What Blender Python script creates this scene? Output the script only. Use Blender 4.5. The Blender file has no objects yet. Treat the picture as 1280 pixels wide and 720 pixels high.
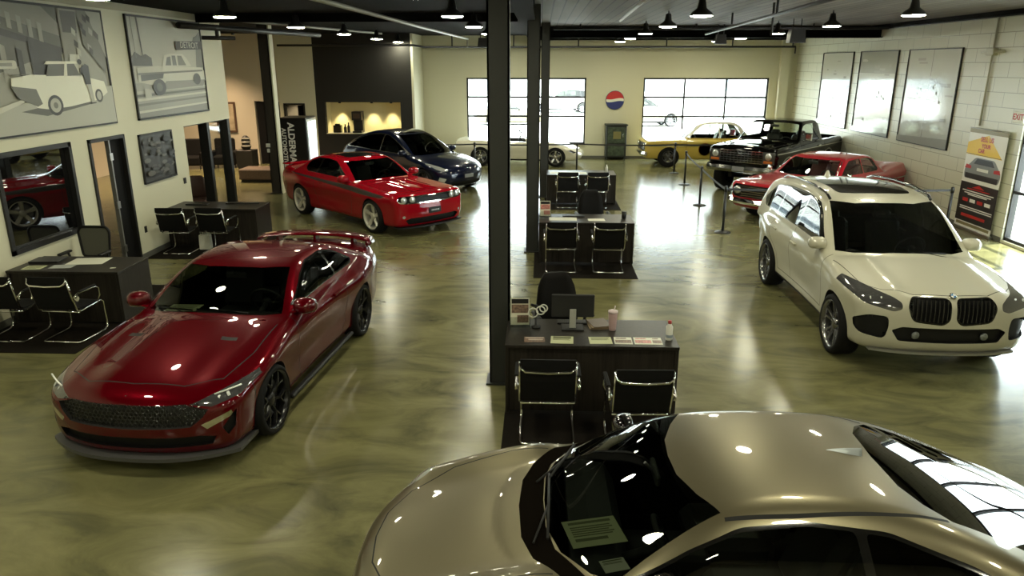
import bpy, math, random
import numpy as np
from mathutils import Vector, Matrix
from mathutils.geometry import tessellate_polygon
random.seed(7)
COL = bpy.context.scene.collection
PI = math.pi

# ------------------------------------------------------------------ materials
_M = {}
def srgb(r, g, b):
    f = lambda c: (c/255/12.92) if c/255 <= .04045 else ((c/255+.055)/1.055)**2.4
    return (f(r), f(g), f(b), 1)
def mat(name, col, rough=.5, metal=0, coat=0, emit=None, es=0, spec=.5, noise=0, nscale=8, stretch=(1, 1, 1), bump=0):
    if name in _M: return _M[name]
    m = bpy.data.materials.new(name); m.use_nodes = True
    nt = m.node_tree; b = nt.nodes['Principled BSDF']
    b.inputs['Base Color'].default_value = col
    b.inputs['Roughness'].default_value = rough; b.inputs['Metallic'].default_value = metal
    b.inputs['Specular IOR Level'].default_value = spec
    if coat: b.inputs['Coat Weight'].default_value = coat; b.inputs['Coat Roughness'].default_value = .03
    if emit: b.inputs['Emission Color'].default_value = emit; b.inputs['Emission Strength'].default_value = es
    if noise or bump:
        tc = nt.nodes.new('ShaderNodeTexCoord'); mp = nt.nodes.new('ShaderNodeMapping')
        mp.inputs['Scale'].default_value = stretch
        nz = nt.nodes.new('ShaderNodeTexNoise'); nz.inputs['Scale'].default_value = nscale; nz.inputs['Detail'].default_value = 5
        nt.links.new(tc.outputs['Object'], mp.inputs[0]); nt.links.new(mp.outputs[0], nz.inputs['Vector'])
        if noise:
            r = nt.nodes.new('ShaderNodeValToRGB')
            r.color_ramp.elements[0].position = .3; r.color_ramp.elements[1].position = .7
            r.color_ramp.elements[0].color = tuple(c*(1-noise) for c in col[:3])+(1,)
            r.color_ramp.elements[1].color = tuple(min(1, c*(1+noise)) for c in col[:3])+(1,)
            nt.links.new(nz.outputs[0], r.inputs[0]); nt.links.new(r.outputs[0], b.inputs['Base Color'])
        if bump:
            bp = nt.nodes.new('ShaderNodeBump'); bp.inputs['Strength'].default_value = bump; bp.inputs['Distance'].default_value = .01
            nt.links.new(nz.outputs[0], bp.inputs['Height']); nt.links.new(bp.outputs[0], b.inputs['Normal'])
    _M[name] = m
    return m
def paint(name, col, metal=.35, rough=.38, spec=.5):
    """Car paint: flake base under clear coat; the inner side of the sheet metal is dark lining."""
    if name in _M: return _M[name]
    m = mat(name, col, rough, metal, coat=1.0, spec=spec)
    nt = m.node_tree; b = nt.nodes['Principled BSDF']; out = nt.nodes['Material Output']
    d = nt.nodes.new('ShaderNodeBsdfDiffuse'); d.inputs[0].default_value = (.012, .012, .012, 1)
    g = nt.nodes.new('ShaderNodeNewGeometry'); mx = nt.nodes.new('ShaderNodeMixShader')
    nt.links.new(g.outputs['Backfacing'], mx.inputs[0]); nt.links.new(b.outputs[0], mx.inputs[1]); nt.links.new(d.outputs[0], mx.inputs[2])
    nt.links.new(mx.outputs[0], out.inputs[0])
    return m
def glass(name, tint=(.35, .38, .33), ior=1.5):
    """Thin pane: clear or tinted transmission under a fresnel reflection."""
    if name in _M: return _M[name]
    m = bpy.data.materials.new(name); m.use_nodes = True; nt = m.node_tree
    for n in list(nt.nodes):
        if n.type != 'OUTPUT_MATERIAL': nt.nodes.remove(n)
    out = nt.nodes['Material Output']
    tr = nt.nodes.new('ShaderNodeBsdfTransparent'); tr.inputs[0].default_value = tint+(1,)
    gl = nt.nodes.new('ShaderNodeBsdfGlossy'); gl.inputs['Roughness'].default_value = .01
    fr = nt.nodes.new('ShaderNodeFresnel'); fr.inputs[0].default_value = ior
    ge = nt.nodes.new('ShaderNodeNewGeometry'); ma = nt.nodes.new('ShaderNodeMath'); ma.operation = 'MULTIPLY_ADD'     # same reflection from either side of the sheet
    ma.inputs[1].default_value = 1/ior-ior; ma.inputs[2].default_value = ior; nt.links.new(ge.outputs['Backfacing'], ma.inputs[0]); nt.links.new(ma.outputs[0], fr.inputs[0])
    mx = nt.nodes.new('ShaderNodeMixShader')
    nt.links.new(fr.outputs[0], mx.inputs[0]); nt.links.new(tr.outputs[0], mx.inputs[1]); nt.links.new(gl.outputs[0], mx.inputs[2])
    nt.links.new(mx.outputs[0], out.inputs[0])
    _M[name] = m
    return m

# ------------------------------------------------------------------ object helpers
def tag(o, label=None, cat=None, group=None, kind=None):
    if label: o['label'] = label
    if cat: o['category'] = cat
    if group: o['group'] = group
    if kind: o['kind'] = kind
    return o
def empty(name, loc=(0, 0, 0), rz=0, label=None, cat=None, group=None):
    o = bpy.data.objects.new(name, None); COL.objects.link(o)
    o.location = loc; o.rotation_euler = (0, 0, rz); o.empty_display_size = .1
    return tag(o, label, cat, group)
def children(o): return list(o.children)
def copy_tree(o, parent=None):
    c = o.copy(); COL.objects.link(c)
    if parent is not None: c.parent = parent
    for ch in children(o): copy_tree(ch, c)
    return c

class MB:
    """Collects geometry; build() links it as one mesh object."""
    def __init__(s): s.v = []; s.f = []; s.m = []; s.sm = []; s.mi = 0; s.smooth = False
    def add(s, vs, fs, smooth=None):
        n = len(s.v); s.v.extend([tuple(p) for p in vs])
        for f in fs:
            s.f.append(tuple(i+n for i in f)); s.m.append(s.mi); s.sm.append(s.smooth if smooth is None else smooth)
        return s
    def box(s, x0, x1, y0, y1, z0, z1, b=0):
        if b <= 0:
            vs = [(x, y, z) for x in (x0, x1) for y in (y0, y1) for z in (z0, z1)]
            return s.add(vs, [(0, 1, 3, 2), (4, 6, 7, 5), (0, 4, 5, 1), (2, 3, 7, 6), (0, 2, 6, 4), (1, 5, 7, 3)], False)
        b = min(b, (x1-x0)*.49, (y1-y0)*.49, (z1-z0)*.49)
        c = ((x0+x1)/2, (y0+y1)/2, (z0+z1)/2); h = ((x1-x0)/2, (y1-y0)/2, (z1-z0)/2)
        vs = []; idx = {}
        for sx in (-1, 1):
            for sy in (-1, 1):
                for sz in (-1, 1):
                    for ax in range(3):
                        p = [c[0]+sx*(h[0]-b), c[1]+sy*(h[1]-b), c[2]+sz*(h[2]-b)]
                        p[ax] += (sx, sy, sz)[ax]*b
                        idx[(sx, sy, sz, ax)] = len(vs); vs.append(p)
        fs = []
        for ax in range(3):
            o1, o2 = [a for a in range(3) if a != ax]
            for sg in (-1, 1):
                q = []
                for a, d in ((-1, -1), (1, -1), (1, 1), (-1, 1)):
                    k = [0, 0, 0]; k[ax] = sg; k[o1] = a; k[o2] = d
                    q.append(idx[(*k, ax)])
                if (sg > 0) == (ax == 1): q.reverse()
                fs.append(q)
        for ax in range(3):      # edge bevels along axis ax
            o1, o2 = [a for a in range(3) if a != ax]
            for a in (-1, 1):
                for d in (-1, 1):
                    k0 = [0, 0, 0]; k1 = [0, 0, 0]
                    k0[ax] = -1; k1[ax] = 1; k0[o1] = k1[o1] = a; k0[o2] = k1[o2] = d
                    q = [idx[(*k0, o1)], idx[(*k1, o1)], idx[(*k1, o2)], idx[(*k0, o2)]]
                    if ((a*d) > 0) == (ax != 1): q.reverse()
                    fs.append(q)
        for sx in (-1, 1):
            for sy in (-1, 1):
                for sz in (-1, 1):
                    q = [idx[(sx, sy, sz, a)] for a in range(3)]
                    if sx*sy*sz < 0: q.reverse()
                    fs.append(q)
        return s.add(vs, fs, False)
    def xbox(s, M, dx, dy, dz, b=0):
        t = MB(); t.box(-dx/2, dx/2, -dy/2, dy/2, -dz/2, dz/2, b)
        return s.add([M @ Vector(p) for p in t.v], t.f, False)
    def quad(s, a, b, c, d): return s.add([a, b, c, d], [(0, 1, 2, 3)], False)
    def tube(s, pts, r, n=8, closed=False, caps=True):
        pts = [Vector(p) for p in pts]; N = len(pts); vs = []; fs = []
        rs = r if isinstance(r, (list, tuple)) else [r]*N
        up = None
        for i, p in enumerate(pts):
            a = pts[i-1] if (i > 0 or closed) else p
            b = pts[(i+1) % N] if (i < N-1 or closed) else p
            t = (b-a); t = t.normalized() if t.length > 1e-9 else Vector((0, 0, 1))
            if up is None:
                up = Vector((0, 0, 1)) if abs(t.z) < .9 else Vector((1, 0, 0))
            u = (up - t*up.dot(t))
            if u.length < 1e-4: u = Vector((1, 0, 0)) - t*t.x
            u.normalize(); w = t.cross(u); up = u
            for k in range(n):
                a2 = 2*PI*k/n
                vs.append(p + (u*math.cos(a2)+w*math.sin(a2))*rs[i])
        M = N if closed else N-1
        for i in range(M):
            j = (i+1) % N
            for k in range(n):
                k2 = (k+1) % n
                fs.append((i*n+k, i*n+k2, j*n+k2, j*n+k))
        s.add(vs, fs, True)
        if caps and not closed:
            s.add(vs[:n], [tuple(range(n-1, -1, -1))], False); s.add(vs[-n:], [tuple(range(n))], False)
        return s
    def lathe(s, prof, c=(0, 0, 0), n=24, axis='z', smooth=True, cap=True):
        """prof = [(radius, height)]"""
        vs = []; fs = []
        def P(r, h, a):
            x, y = r*math.cos(a), r*math.sin(a)
            q = (x, y, h) if axis == 'z' else ((x, h, -y) if axis == 'y' else (h, x, y))
            return (q[0]+c[0], q[1]+c[1], q[2]+c[2])
        for r, h in prof:
            for k in range(n): vs.append(P(r, h, 2*PI*k/n))
        for i in range(len(prof)-1):
            for k in range(n):
                k2 = (k+1) % n
                fs.append((i*n+k, i*n+k2, (i+1)*n+k2, (i+1)*n+k))
        s.add(vs, fs, smooth)
        if cap:
            L = len(prof)-1
            if prof[0][0] > 1e-5: s.add(vs[:n], [tuple(range(n-1, -1, -1))], False)
            if prof[L][0] > 1e-5: s.add(vs[-n:], [tuple(range(n))], False)
        return s
    def prism(s, poly, a, b, axis='y', smooth=False):
        """extrude 2-D polygon along axis from a to b. axis y: (x,z); axis x: (y,z); axis z: (x,y)"""
        def P(q, t): return (q[0], t, q[1]) if axis == 'y' else ((t, q[0], q[1]) if axis == 'x' else (q[0], q[1], t))
        n = len(poly); vs = [P(q, a) for q in poly]+[P(q, b) for q in poly]
        tri = tessellate_polygon([[Vector((q[0], q[1], 0)) for q in poly]])
        s.add(vs, [tuple(t) for t in tri]+[tuple(i+n for i in reversed(t)) for t in tri], False)
        s.add(vs, [(i, (i+1) % n, (i+1) % n+n, i+n) for i in range(n)], smooth)
        return s
    def flat(s, poly, fn):
        """flat tessellated polygon, fn maps (u,v) -> point"""
        tri = tessellate_polygon([[Vector((q[0], q[1], 0)) for q in poly]])
        return s.add([fn(q[0], q[1]) for q in poly], [tuple(t) for t in tri], False)
    def build(s, name, mats, parent=None, fix=True, loc=None, rz=None):
        me = bpy.data.meshes.new(name); me.from_pydata(s.v, [], s.f)
        if not isinstance(mats, (list, tuple)): mats = [mats]
        for m in mats: me.materials.append(m)
        me.polygons.foreach_set('material_index', s.m); me.polygons.foreach_set('use_smooth', s.sm)
        if fix:
            import bmesh
            bm = bmesh.new(); bm.from_mesh(me)
            bmesh.ops.remove_doubles(bm, verts=bm.verts, dist=1e-5)
            bmesh.ops.recalc_face_normals(bm, faces=bm.faces); bm.to_mesh(me); bm.free()
        me.update()
        o = bpy.data.objects.new(name, me); COL.objects.link(o)
        if parent is not None: o.parent = parent
        if loc is not None: o.location = loc
        if rz is not None: o.rotation_euler = (0, 0, rz)
        return o
def rot(loc, rx=0, ry=0, rz=0):
    return Matrix.Translation(loc) @ Matrix.Rotation(rz, 4, 'Z') @ Matrix.Rotation(ry, 4, 'Y') @ Matrix.Rotation(rx, 4, 'X')
def rrect(x0, x1, y0, y1, r, n=4):
    out = []
    for cx, cy, a0 in ((x1-r, y1-r, 0), (x0+r, y1-r, PI/2), (x0+r, y0+r, PI), (x1-r, y0+r, 1.5*PI)):
        for k in range(n+1):
            a = a0+PI/2*k/n; out.append((cx+r*math.cos(a), cy+r*math.sin(a)))
    return out
def circle(cx, cy, r, n=28, ry=None):
    ry = ry or r
    return [(cx+r*math.cos(2*PI*k/n), cy+ry*math.sin(2*PI*k/n)) for k in range(n)]
def roundpoly(pts, r, n=3):
    """round the corners of a polygon; r scalar or per point"""
    out = []; N = len(pts)
    for i in range(N):
        p = np.array(pts[i][:2], float); a = np.array(pts[i-1][:2], float); b = np.array(pts[(i+1) % N][:2], float)
        rr = r if not isinstance(r, (list, tuple)) else r[i]
        la, lb = np.linalg.norm(a-p), np.linalg.norm(b-p)
        d = min(rr, la*.45, lb*.45)
        if d < 1e-4: out.append(tuple(p)); continue
        p0 = p+(a-p)/la*d; p1 = p+(b-p)/lb*d
        for k in range(n+1):
            t = k/n; q = (1-t)**2*p0+2*t*(1-t)*p+t*t*p1
            out.append(tuple(q))
    return out
def text_mesh(body, size, fn, mb, align='CENTER', bold=0.0, sx=1.0):
    """lettering from the built-in font, laid as flat faces through fn(u, v)"""
    cu = bpy.data.curves.new('lettering', 'FONT'); cu.body = body; cu.size = size
    cu.align_x = align; cu.align_y = 'CENTER'; cu.offset = bold; cu.fill_mode = 'FRONT' if hasattr(cu, 'fill_mode') else 'FRONT'
    ob = bpy.data.objects.new('lettering', cu); COL.objects.link(ob)
    dg = bpy.context.evaluated_depsgraph_get(); dg.update()
    me = bpy.data.meshes.new_from_object(ob.evaluated_get(dg))
    mb.add([fn(v.co.x*sx, v.co.y) for v in me.vertices], [tuple(p.vertices) for p in me.polygons], False)
    bpy.data.objects.remove(ob); bpy.data.curves.remove(cu); bpy.data.meshes.remove(me)
# ------------------------------------------------------------------ car bodies
def sstep(a, b, x):
    t = np.clip((x-a)/(b-a), 0, 1); return t*t*(3-2*t)
def smax(a, b, k): return np.maximum(a, b)+np.maximum(k-np.abs(a-b), 0)**2/(4*k)
def smin(a, b, k): return np.minimum(a, b)-np.maximum(k-np.abs(a-b), 0)**2/(4*k)
def crspline(pts, step=.02, closed=True):
    """centripetal Catmull-Rom; a third element 1 marks a hard corner"""
    P = [np.array(p[:2], float) for p in pts]; hard = [len(p) > 2 and p[2] for p in pts]; N = len(P); out = []
    for i in range(N if closed else N-1):
        p1, p2 = P[i], P[(i+1) % N]
        p0 = P[i-1] if (closed or i > 0) and not hard[i] else 2*p1-p2
        j = (i+1) % N
        p3 = P[(i+2) % N] if (closed or i+2 < N) and not hard[j] else 2*p2-p1
        t0 = 0; t1 = t0+max(np.linalg.norm(p1-p0), 1e-6)**.5; t2 = t1+max(np.linalg.norm(p2-p1), 1e-6)**.5; t3 = t2+max(np.linalg.norm(p3-p2), 1e-6)**.5
        n = max(2, int(np.linalg.norm(p2-p1)/step))
        for k in range(n):
            t = t1+(t2-t1)*k/n
            a1 = (t1-t)/(t1-t0)*p0+(t-t0)/(t1-t0)*p1; a2 = (t2-t)/(t2-t1)*p1+(t-t1)/(t2-t1)*p2; a3 = (t3-t)/(t3-t2)*p2+(t-t2)/(t3-t2)*p3
            b1 = (t2-t)/(t2-t0)*a1+(t-t0)/(t2-t0)*a2; b2 = (t3-t)/(t3-t1)*a2+(t-t1)/(t3-t1)*a3
            out.append((t2-t)/(t2-t1)*b1+(t-t1)/(t2-t1)*b2)
    if not closed: out.append(P[-1])
    return np.array(out)
class Sil:
    """signed distance of a closed side silhouette, sampled on a fine grid"""
    def __init__(s, pts, sig=.02, res=.01, pad=.35):
        q = crspline(pts); s.lo = q.min(0)-pad; hi = q.max(0)+pad; s.res = res
        nx, nz = [int(math.ceil(v)) for v in (hi-s.lo)/res]
        X = s.lo[0]+np.arange(nx)*res; Z = s.lo[1]+np.arange(nz)*res
        gx, gz = np.meshgrid(X, Z, indexing='ij'); D = np.full(gx.shape, 9.); ins = np.zeros(gx.shape, bool)
        for a, b in zip(q, np.roll(q, -1, 0)):
            e = b-a; L = e@e+1e-12
            t = np.clip(((gx-a[0])*e[0]+(gz-a[1])*e[1])/L, 0, 1)
            D = np.minimum(D, (gx-a[0]-t*e[0])**2+(gz-a[1]-t*e[1])**2)
            if a[1] != b[1]:
                c = (a[1] > gz) != (b[1] > gz)
                ins ^= c & (gx < (b[0]-a[0])*(gz-a[1])/(b[1]-a[1])+a[0])
        D = np.sqrt(D); D[ins] *= -1
        k = int(3*sig/res)
        if k > 0:
            w = np.exp(-.5*(np.arange(-k, k+1)*res/sig)**2); w /= w.sum()
            Dp = np.pad(D, ((k, k), (0, 0)), mode='edge'); D = sum(w[i]*Dp[i:i+nx] for i in range(2*k+1))
            Dp = np.pad(D, ((0, 0), (k, k)), mode='edge'); D = sum(w[i]*Dp[:, i:i+nz] for i in range(2*k+1))
        s.D = D
    def __call__(s, x, z):
        u = np.clip((x-s.lo[0])/s.res, 0, s.D.shape[0]-1.001); v = np.clip((z-s.lo[1])/s.res, 0, s.D.shape[1]-1.001)
        i = u.astype(int); j = v.astype(int); u = u-i; v = v-j; D = s.D
        return (D[i, j]*(1-u)+D[i+1, j]*u)*(1-v)+(D[i, j+1]*(1-u)+D[i+1, j+1]*u)*v
class Curve:
    """smooth 1-D function through points"""
    def __init__(s, pts, sig=.04):
        p = np.array(sorted(pts), float); s.x = np.arange(p[0, 0]-.6, p[-1, 0]+.6, .01)
        y = np.interp(s.x, p[:, 0], p[:, 1])
        k = int(3*sig/.01)
        if k:
            w = np.exp(-.5*(np.arange(-k, k+1)*.01/sig)**2); w /= w.sum()
            y = np.convolve(np.pad(y, k, mode='edge'), w, 'valid')
        s.y = y
    def __call__(s, x): return np.interp(x, s.x, s.y)

class Body:
    """half (y >= 0) car skin from an implicit form; regions are cut out of it by labels"""
    def __init__(s, F, lo, hi, dx):
        s.F = F
        nx, ny, nz = [int(math.ceil((hi[i]-lo[i])/dx))+2 for i in range(3)]
        X = lo[0]+np.arange(nx)*dx; Y = -1.5*dx+np.arange(ny)*dx; Z = lo[2]+np.arange(nz)*dx
        G = np.stack(np.meshgrid(X, Y, Z, indexing='ij'), -1)
        V = F(G[..., 0], G[..., 1], G[..., 2]); S = V < 0
        cnt = np.zeros((nx-1, ny-1, nz-1)); acc = np.zeros((nx-1, ny-1, nz-1, 3))
        def sl(a, o, n): return a[o[0]:n[0]-1+o[0], o[1]:n[1]-1+o[1], o[2]:n[2]-1+o[2]]
        sh = (nx, ny, nz); cor = [(a, b, c) for a in (0, 1) for b in (0, 1) for c in (0, 1)]
        for o in cor:
            for ax in range(3):
                if o[ax] == 0:
                    q = list(o); q[ax] = 1
                    va, vb = sl(V, o, sh), sl(V, q, sh); c = (va < 0) != (vb < 0)
                    t = np.where(c, va/np.where(c, va-vb, 1), 0)
                    pa, pb = sl(G, o, sh), sl(G, q, sh)
                    acc += np.where(c[..., None], pa+(pb-pa)*t[..., None], 0); cnt += c
        ok = cnt > 0; idx = -np.ones(ok.shape, int); idx[ok] = np.arange(ok.sum())
        P = acc[ok]/cnt[ok][:, None]; P0 = P.copy()
        for _ in range(4):
            g = s.grad(P); v = F(P[:, 0], P[:, 1], P[:, 2]); n2 = (g*g).sum(1)+1e-9
            P = P-g*(v/n2)[:, None]*.9
            d = P-P0; P = P0+np.clip(d, -dx*.7, dx*.7)
        Q = []
        def emit(i, j, k, ids):
            fl = S[i, j, k]
            a = np.stack(ids, 1); a[~fl] = a[~fl][:, ::-1]; Q.append(a)
        for ax in range(3):
            o = [0, 0, 0]; o[ax] = 1
            A = S[:nx-o[0], :ny-o[1], :nz-o[2]]; B = S[o[0]:, o[1]:, o[2]:]
            e = A != B; i, j, k = np.nonzero(e)
            u, w = [(1, 2), (2, 0), (0, 1)][ax]
            I = np.stack([i, j, k], 1); m = (I[:, u] > 0) & (I[:, w] > 0) & (I[:, u] < sh[u]-1) & (I[:, w] < sh[w]-1); I = I[m]
            def at(du, dw):
                q = I.copy(); q[:, u] += du; q[:, w] += dw; return idx[q[:, 0], q[:, 1], q[:, 2]]
            emit(I[:, 0], I[:, 1], I[:, 2], [at(-1, -1), at(0, -1), at(0, 0), at(-1, 0)])
        Q = np.concatenate(Q)
        s.v = [tuple(p) for p in P]; s.f = [tuple(q) for q in Q.tolist()]; s.l = ['body']*len(s.f)
        s.clip0()
    def grad(s, P, h=.004):
        g = np.zeros_like(P)
        for a in range(3):
            d = np.zeros(3); d[a] = h; A = P+d; B = P-d
            g[:, a] = (s.F(A[:, 0], A[:, 1], A[:, 2])-s.F(B[:, 0], B[:, 1], B[:, 2]))/(2*h)
        return g
    def split(s, f, D, cache):
        """split face f by signed values D[v] (callable); returns (neg, pos)"""
        neg = []; pos = []; n = len(f)
        for i in range(n):
            a, b = f[i], f[(i+1) % n]; da, db = D(a), D(b)
            if da <= 0: neg.append(a)
            if da >= 0: pos.append(a)
            if (da < 0 < db) or (db < 0 < da):
                k = (a, b) if a < b else (b, a)
                if k not in cache:
                    t = da/(da-db); pa, pb = s.v[a], s.v[b]
                    cache[k] = len(s.v); s.v.append(tuple(pa[c]+(pb[c]-pa[c])*t for c in range(3)))
                neg.append(cache[k]); pos.append(cache[k])
        return (neg if len(neg) > 2 else None), (pos if len(pos) > 2 else None)
    def clip0(s):
        cache = {}; nf = []; nl = []
        s.v = [(p[0], 0. if abs(p[1]) < 2e-3 else p[1], p[2]) for p in s.v]
        D = lambda i: s.v[i][1]
        for f, l in zip(s.f, s.l):
            ys = [s.v[i][1] for i in f]
            if max(ys) <= 0: continue
            if min(ys) >= 0: nf.append(f); nl.append(l); continue
            _, p = s.split(f, D, cache)
            if p: nf.append(tuple(p)); nl.append(l)
        s.f = nf; s.l = nl
    @staticmethod
    def proj(ax):
        if ax == 'side': return lambda p: (p[0], p[2])
        if ax == 'front': return lambda p: (p[1], p[2])
        if ax == 'top': return lambda p: (p[0], p[1])
        c, q = math.cos(ax), math.sin(ax)          # yaw of view direction from the front, looking along -(c,q)
        return lambda p: (p[1]*c-p[0]*q, p[2])
    def cut(s, poly, ax, label, filt=None, only=None):
        """relabel everything inside polygon (in projection ax). filt(centre, normal) limits candidate faces"""
        pj = s.proj(ax); poly = [tuple(p[:2]) for p in poly]
        V = np.array(s.v); UV = np.array([pj(p) for p in s.v]) if not isinstance(ax, str) else \
            V[:, {'side': [0, 2], 'front': [1, 2], 'top': [0, 1]}[ax]]
        tris = tessellate_polygon([[Vector((p[0], p[1], 0)) for p in poly]]) if len(poly) > 3 else [(0, 1, 2)]
        pa = np.array(poly); lo, hi = pa.min(0), pa.max(0)
        F4 = np.array([[f[0], f[1], f[2], f[-1]] for f in s.f])
        fu = UV[F4]; fl, fh = fu.min(1), fu.max(1)
        cand = np.all((fh >= lo) & (fl <= hi), 1)
        cand = np.nonzero(cand)[0]; keep = set(); out_f = []; out_l = []
        work = []
        for i in cand:
            f = s.f[i]; l = s.l[i]
            if only and l not in only: continue
            p = [V[k] for k in f]; c = sum(p)/len(p); n = np.cross(p[1]-p[0], p[2]-p[0]) if len(f) == 3 else np.cross(p[2]-p[0], p[3 % len(f)]-p[1])
            L = np.linalg.norm(n)
            if L < 1e-12: continue
            if filt and not filt(c, n/L): continue
            keep.add(int(i)); work.append((f, l))
        uvc = {}
        def uv(i):
            if i not in uvc: uvc[i] = pj(s.v[i])
            return uvc[i]
        for tri in tris:
            T = [poly[k] for k in tri]
            ar = (T[1][0]-T[0][0])*(T[2][1]-T[0][1])-(T[2][0]-T[0][0])*(T[1][1]-T[0][1])
            if abs(ar) < 1e-10: continue
            if ar < 0: T = T[::-1]
            tl = (min(p[0] for p in T), min(p[1] for p in T)); th = (max(p[0] for p in T), max(p[1] for p in T))
            caches = [{}, {}, {}]; nw = []
            for f, l in work:
                us = [uv(i) for i in f]
                if max(u[0] for u in us) < tl[0] or min(u[0] for u in us) > th[0] or max(u[1] for u in us) < tl[1] or min(u[1] for u in us) > th[1]:
                    nw.append((f, l)); continue
                cur = f; rest = []
                for e in range(3):
                    a, b = T[e], T[(e+1) % 3]; ex, ey = b[0]-a[0], b[1]-a[1]; L = math.hypot(ex, ey)+1e-12
                    def D(i):
                        u = uv(i); d = -(ex*(u[1]-a[1])-ey*(u[0]-a[0]))/L
                        return 0. if abs(d) < 1e-6 else d
                    ng, ps = s.split(cur, D, caches[e])
                    if ng is None or not any(D(i) < 0 for i in ng): cur = None; rest = None; break
                    if ps is not None and any(D(i) > 0 for i in ps): rest.append(tuple(ps))
                    cur = tuple(ng)
                if cur is None: nw.append((f, l))
                else:
                    nw.extend((r, l) for r in rest); out_f.append(cur); out_l.append(label)
            work = nw
        s.f = [f for i, f in enumerate(s.f) if i not in keep]+[w[0] for w in work]+out_f
        s.l = [l for i, l in enumerate(s.l) if i not in keep]+[w[1] for w in work]+out_l
    def line(s, pts, ax, label='seam', w=.008, filt=None, only=('body',), closed=False):
        pts = [np.array(p, float) for p in pts]
        if closed: pts = pts+[pts[0]]
        for a, b in zip(pts[:-1], pts[1:]):
            e = (b-a)/(np.linalg.norm(b-a)+1e-9); n = np.array([-e[1], e[0]])*w/2; x = e*w*.3
            s.cut([a-n-x, b-n+x, b+n+x, a+n-x], ax, label, filt, only)
    def piece(s, labels, offset=0):
        """(verts, faces, per-face label, normals) of the named regions"""
        ids = {}; vs = []; fs = []; ls = []
        for f, l in zip(s.f, s.l):
            if l in labels:
                q = []
                for i in f:
                    if i not in ids: ids[i] = len(vs); vs.append(s.v[i])
                    q.append(ids[i])
                q = [a for k, a in enumerate(q) if a != q[k-1]]
                if len(q) > 2: fs.append(tuple(q)); ls.append(l)
        if not vs: return None
        P = np.array(vs); g = s.grad(P); N = g/(np.linalg.norm(g, axis=1)[:, None]+1e-9)
        return P+N*offset, fs, ls, N
    def boundary(s, fs):
        e = {}
        for f in fs:
            for i in range(len(f)):
                k = (f[i], f[(i+1) % len(f)]); e[k] = 1
        return [k for k in e if (k[1], k[0]) not in e]

def skin(name, pc, labels, mats, parent, side=0, recess=None, wall_mi=None):
    """mesh object from a Body piece. side 0: both halves mirrored into one mesh; +1/-1: one side.
    recess = vector (x, y, z): push the region by it and wall up its rim."""
    if pc is None: return None
    P, fs, ls, N = pc; mi = {l: i for i, l in enumerate(labels)}
    V = []; FF = []; MI = []; NN = []
    for sg in ((1, -1) if side == 0 else (side,)):
        o = len(V); k = np.array([1, sg, 1]); rc = np.zeros(3) if recess is None else np.array(recess)
        V += [tuple(p) for p in (P+rc)*k]; NN += [tuple(n) for n in N*k]
        for f, l in zip(fs, ls):
            g = f if sg > 0 else f[::-1]
            FF.append(tuple(i+o for i in g)); MI.append(mi[l])
        if recess is not None:
            e = {}
            for f in fs:
                for i in range(len(f)): e[(f[i], f[(i+1) % len(f)])] = 1
            o2 = len(V); V += [tuple(p) for p in P*k]; NN += [tuple(n) for n in N*k]
            for a, b in e:
                if (b, a) in e: continue
                if abs(P[a][1]) < 1e-4 and abs(P[b][1]) < 1e-4: continue
                q = (a+o, b+o, b+o2, a+o2); FF.append(q if sg < 0 else q[::-1]); MI.append(wall_mi if wall_mi is not None else 0)
    me = bpy.data.meshes.new(name); me.from_pydata(V, [], FF)
    for m in mats: me.materials.append(m)
    me.polygons.foreach_set('material_index', MI)
    me.polygons.foreach_set('use_smooth', [True]*len(FF)); me.update()
    if recess is None:
        me.normals_split_custom_set_from_vertices(NN)
    else:
        me.polygons.foreach_set('use_smooth', [False]*len(FF))
    o = bpy.data.objects.new(name, me); COL.objects.link(o); o.parent = parent
    return o

def car_form(sp):
    """implicit form of a car from its spec"""
    lo = Sil(sp['low'], sp.get('lsig', .02)); gh = Sil(sp['top'], sp.get('gsig', .02)) if sp.get('top') else None
    plan = Curve(sp['plan'], .10); sect = Curve(sp['sect'], sp.get('ssig', .03))
    W = max(p[1] for p in sp['plan']); xn = max(p[0] for p in sp['low']); xt = min(p[0] for p in sp['low'])
    gw = Curve(sp['gw'], .03) if gh else None; gplan = Curve(sp.get('gplan', [(-3, 0), (3, 0)]), .1)
    bf, br, pf = sp.get('bowf', .3), sp.get('bowr', .2), sp.get('bowp', 2.6)
    cr = sp.get('crown', .05); rl = sp.get('rl', .12); rg = sp.get('rg', .10); ru = sp.get('ru', .05)
    bumps = sp.get('bumps', []); hood = sp.get('hood'); gcr = sp.get('gcrown', .05)
    wf, wr = sp.get('gbow', (.25, .15)); gx0, gx1 = (min(p[0] for p in sp['top']), max(p[0] for p in sp['top'])) if gh else (0, 1)
    zc0, zc1 = sp.get('crownz', (.5, .75))
    def F(x, y, z):
        ay = np.abs(y); t = ay/W
        xe = x+bf*t**pf*sstep(xn*.35, xn, x)-br*t**pf*sstep(xt*.35, xt, x)
        ze = z+cr*t*t*sstep(zc0, zc1, z)
        if hood is not None: ze = ze-hood(x, ay)*sstep(zc0, zc1, z)
        w = plan(x)-sect(z)
        for bx, bz, sx, sz, a in bumps: w = w+a*np.exp(-((x-bx)/sx)**2-((z-bz)/sz)**2)
        d = smax(lo(xe, ze), ay-w, rl)
        if gh:
            k = sstep(gx0*.6+gx1*.4, gx1, x); k2 = 1-sstep(gx0, gx0*.6+gx1*.4, x)
            tg = ay/(W*.85)
            xg = x+wf*tg*tg*k-wr*tg*tg*k2
            dg = smax(gh(xg, z+gcr*tg*tg), ay-gw(z)-gplan(x), rg)
            d = smin(d, dg, ru)
        if sp.get('extra'): d = sp['extra'](x, ay, z, d)
        return d
    return F
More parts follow.
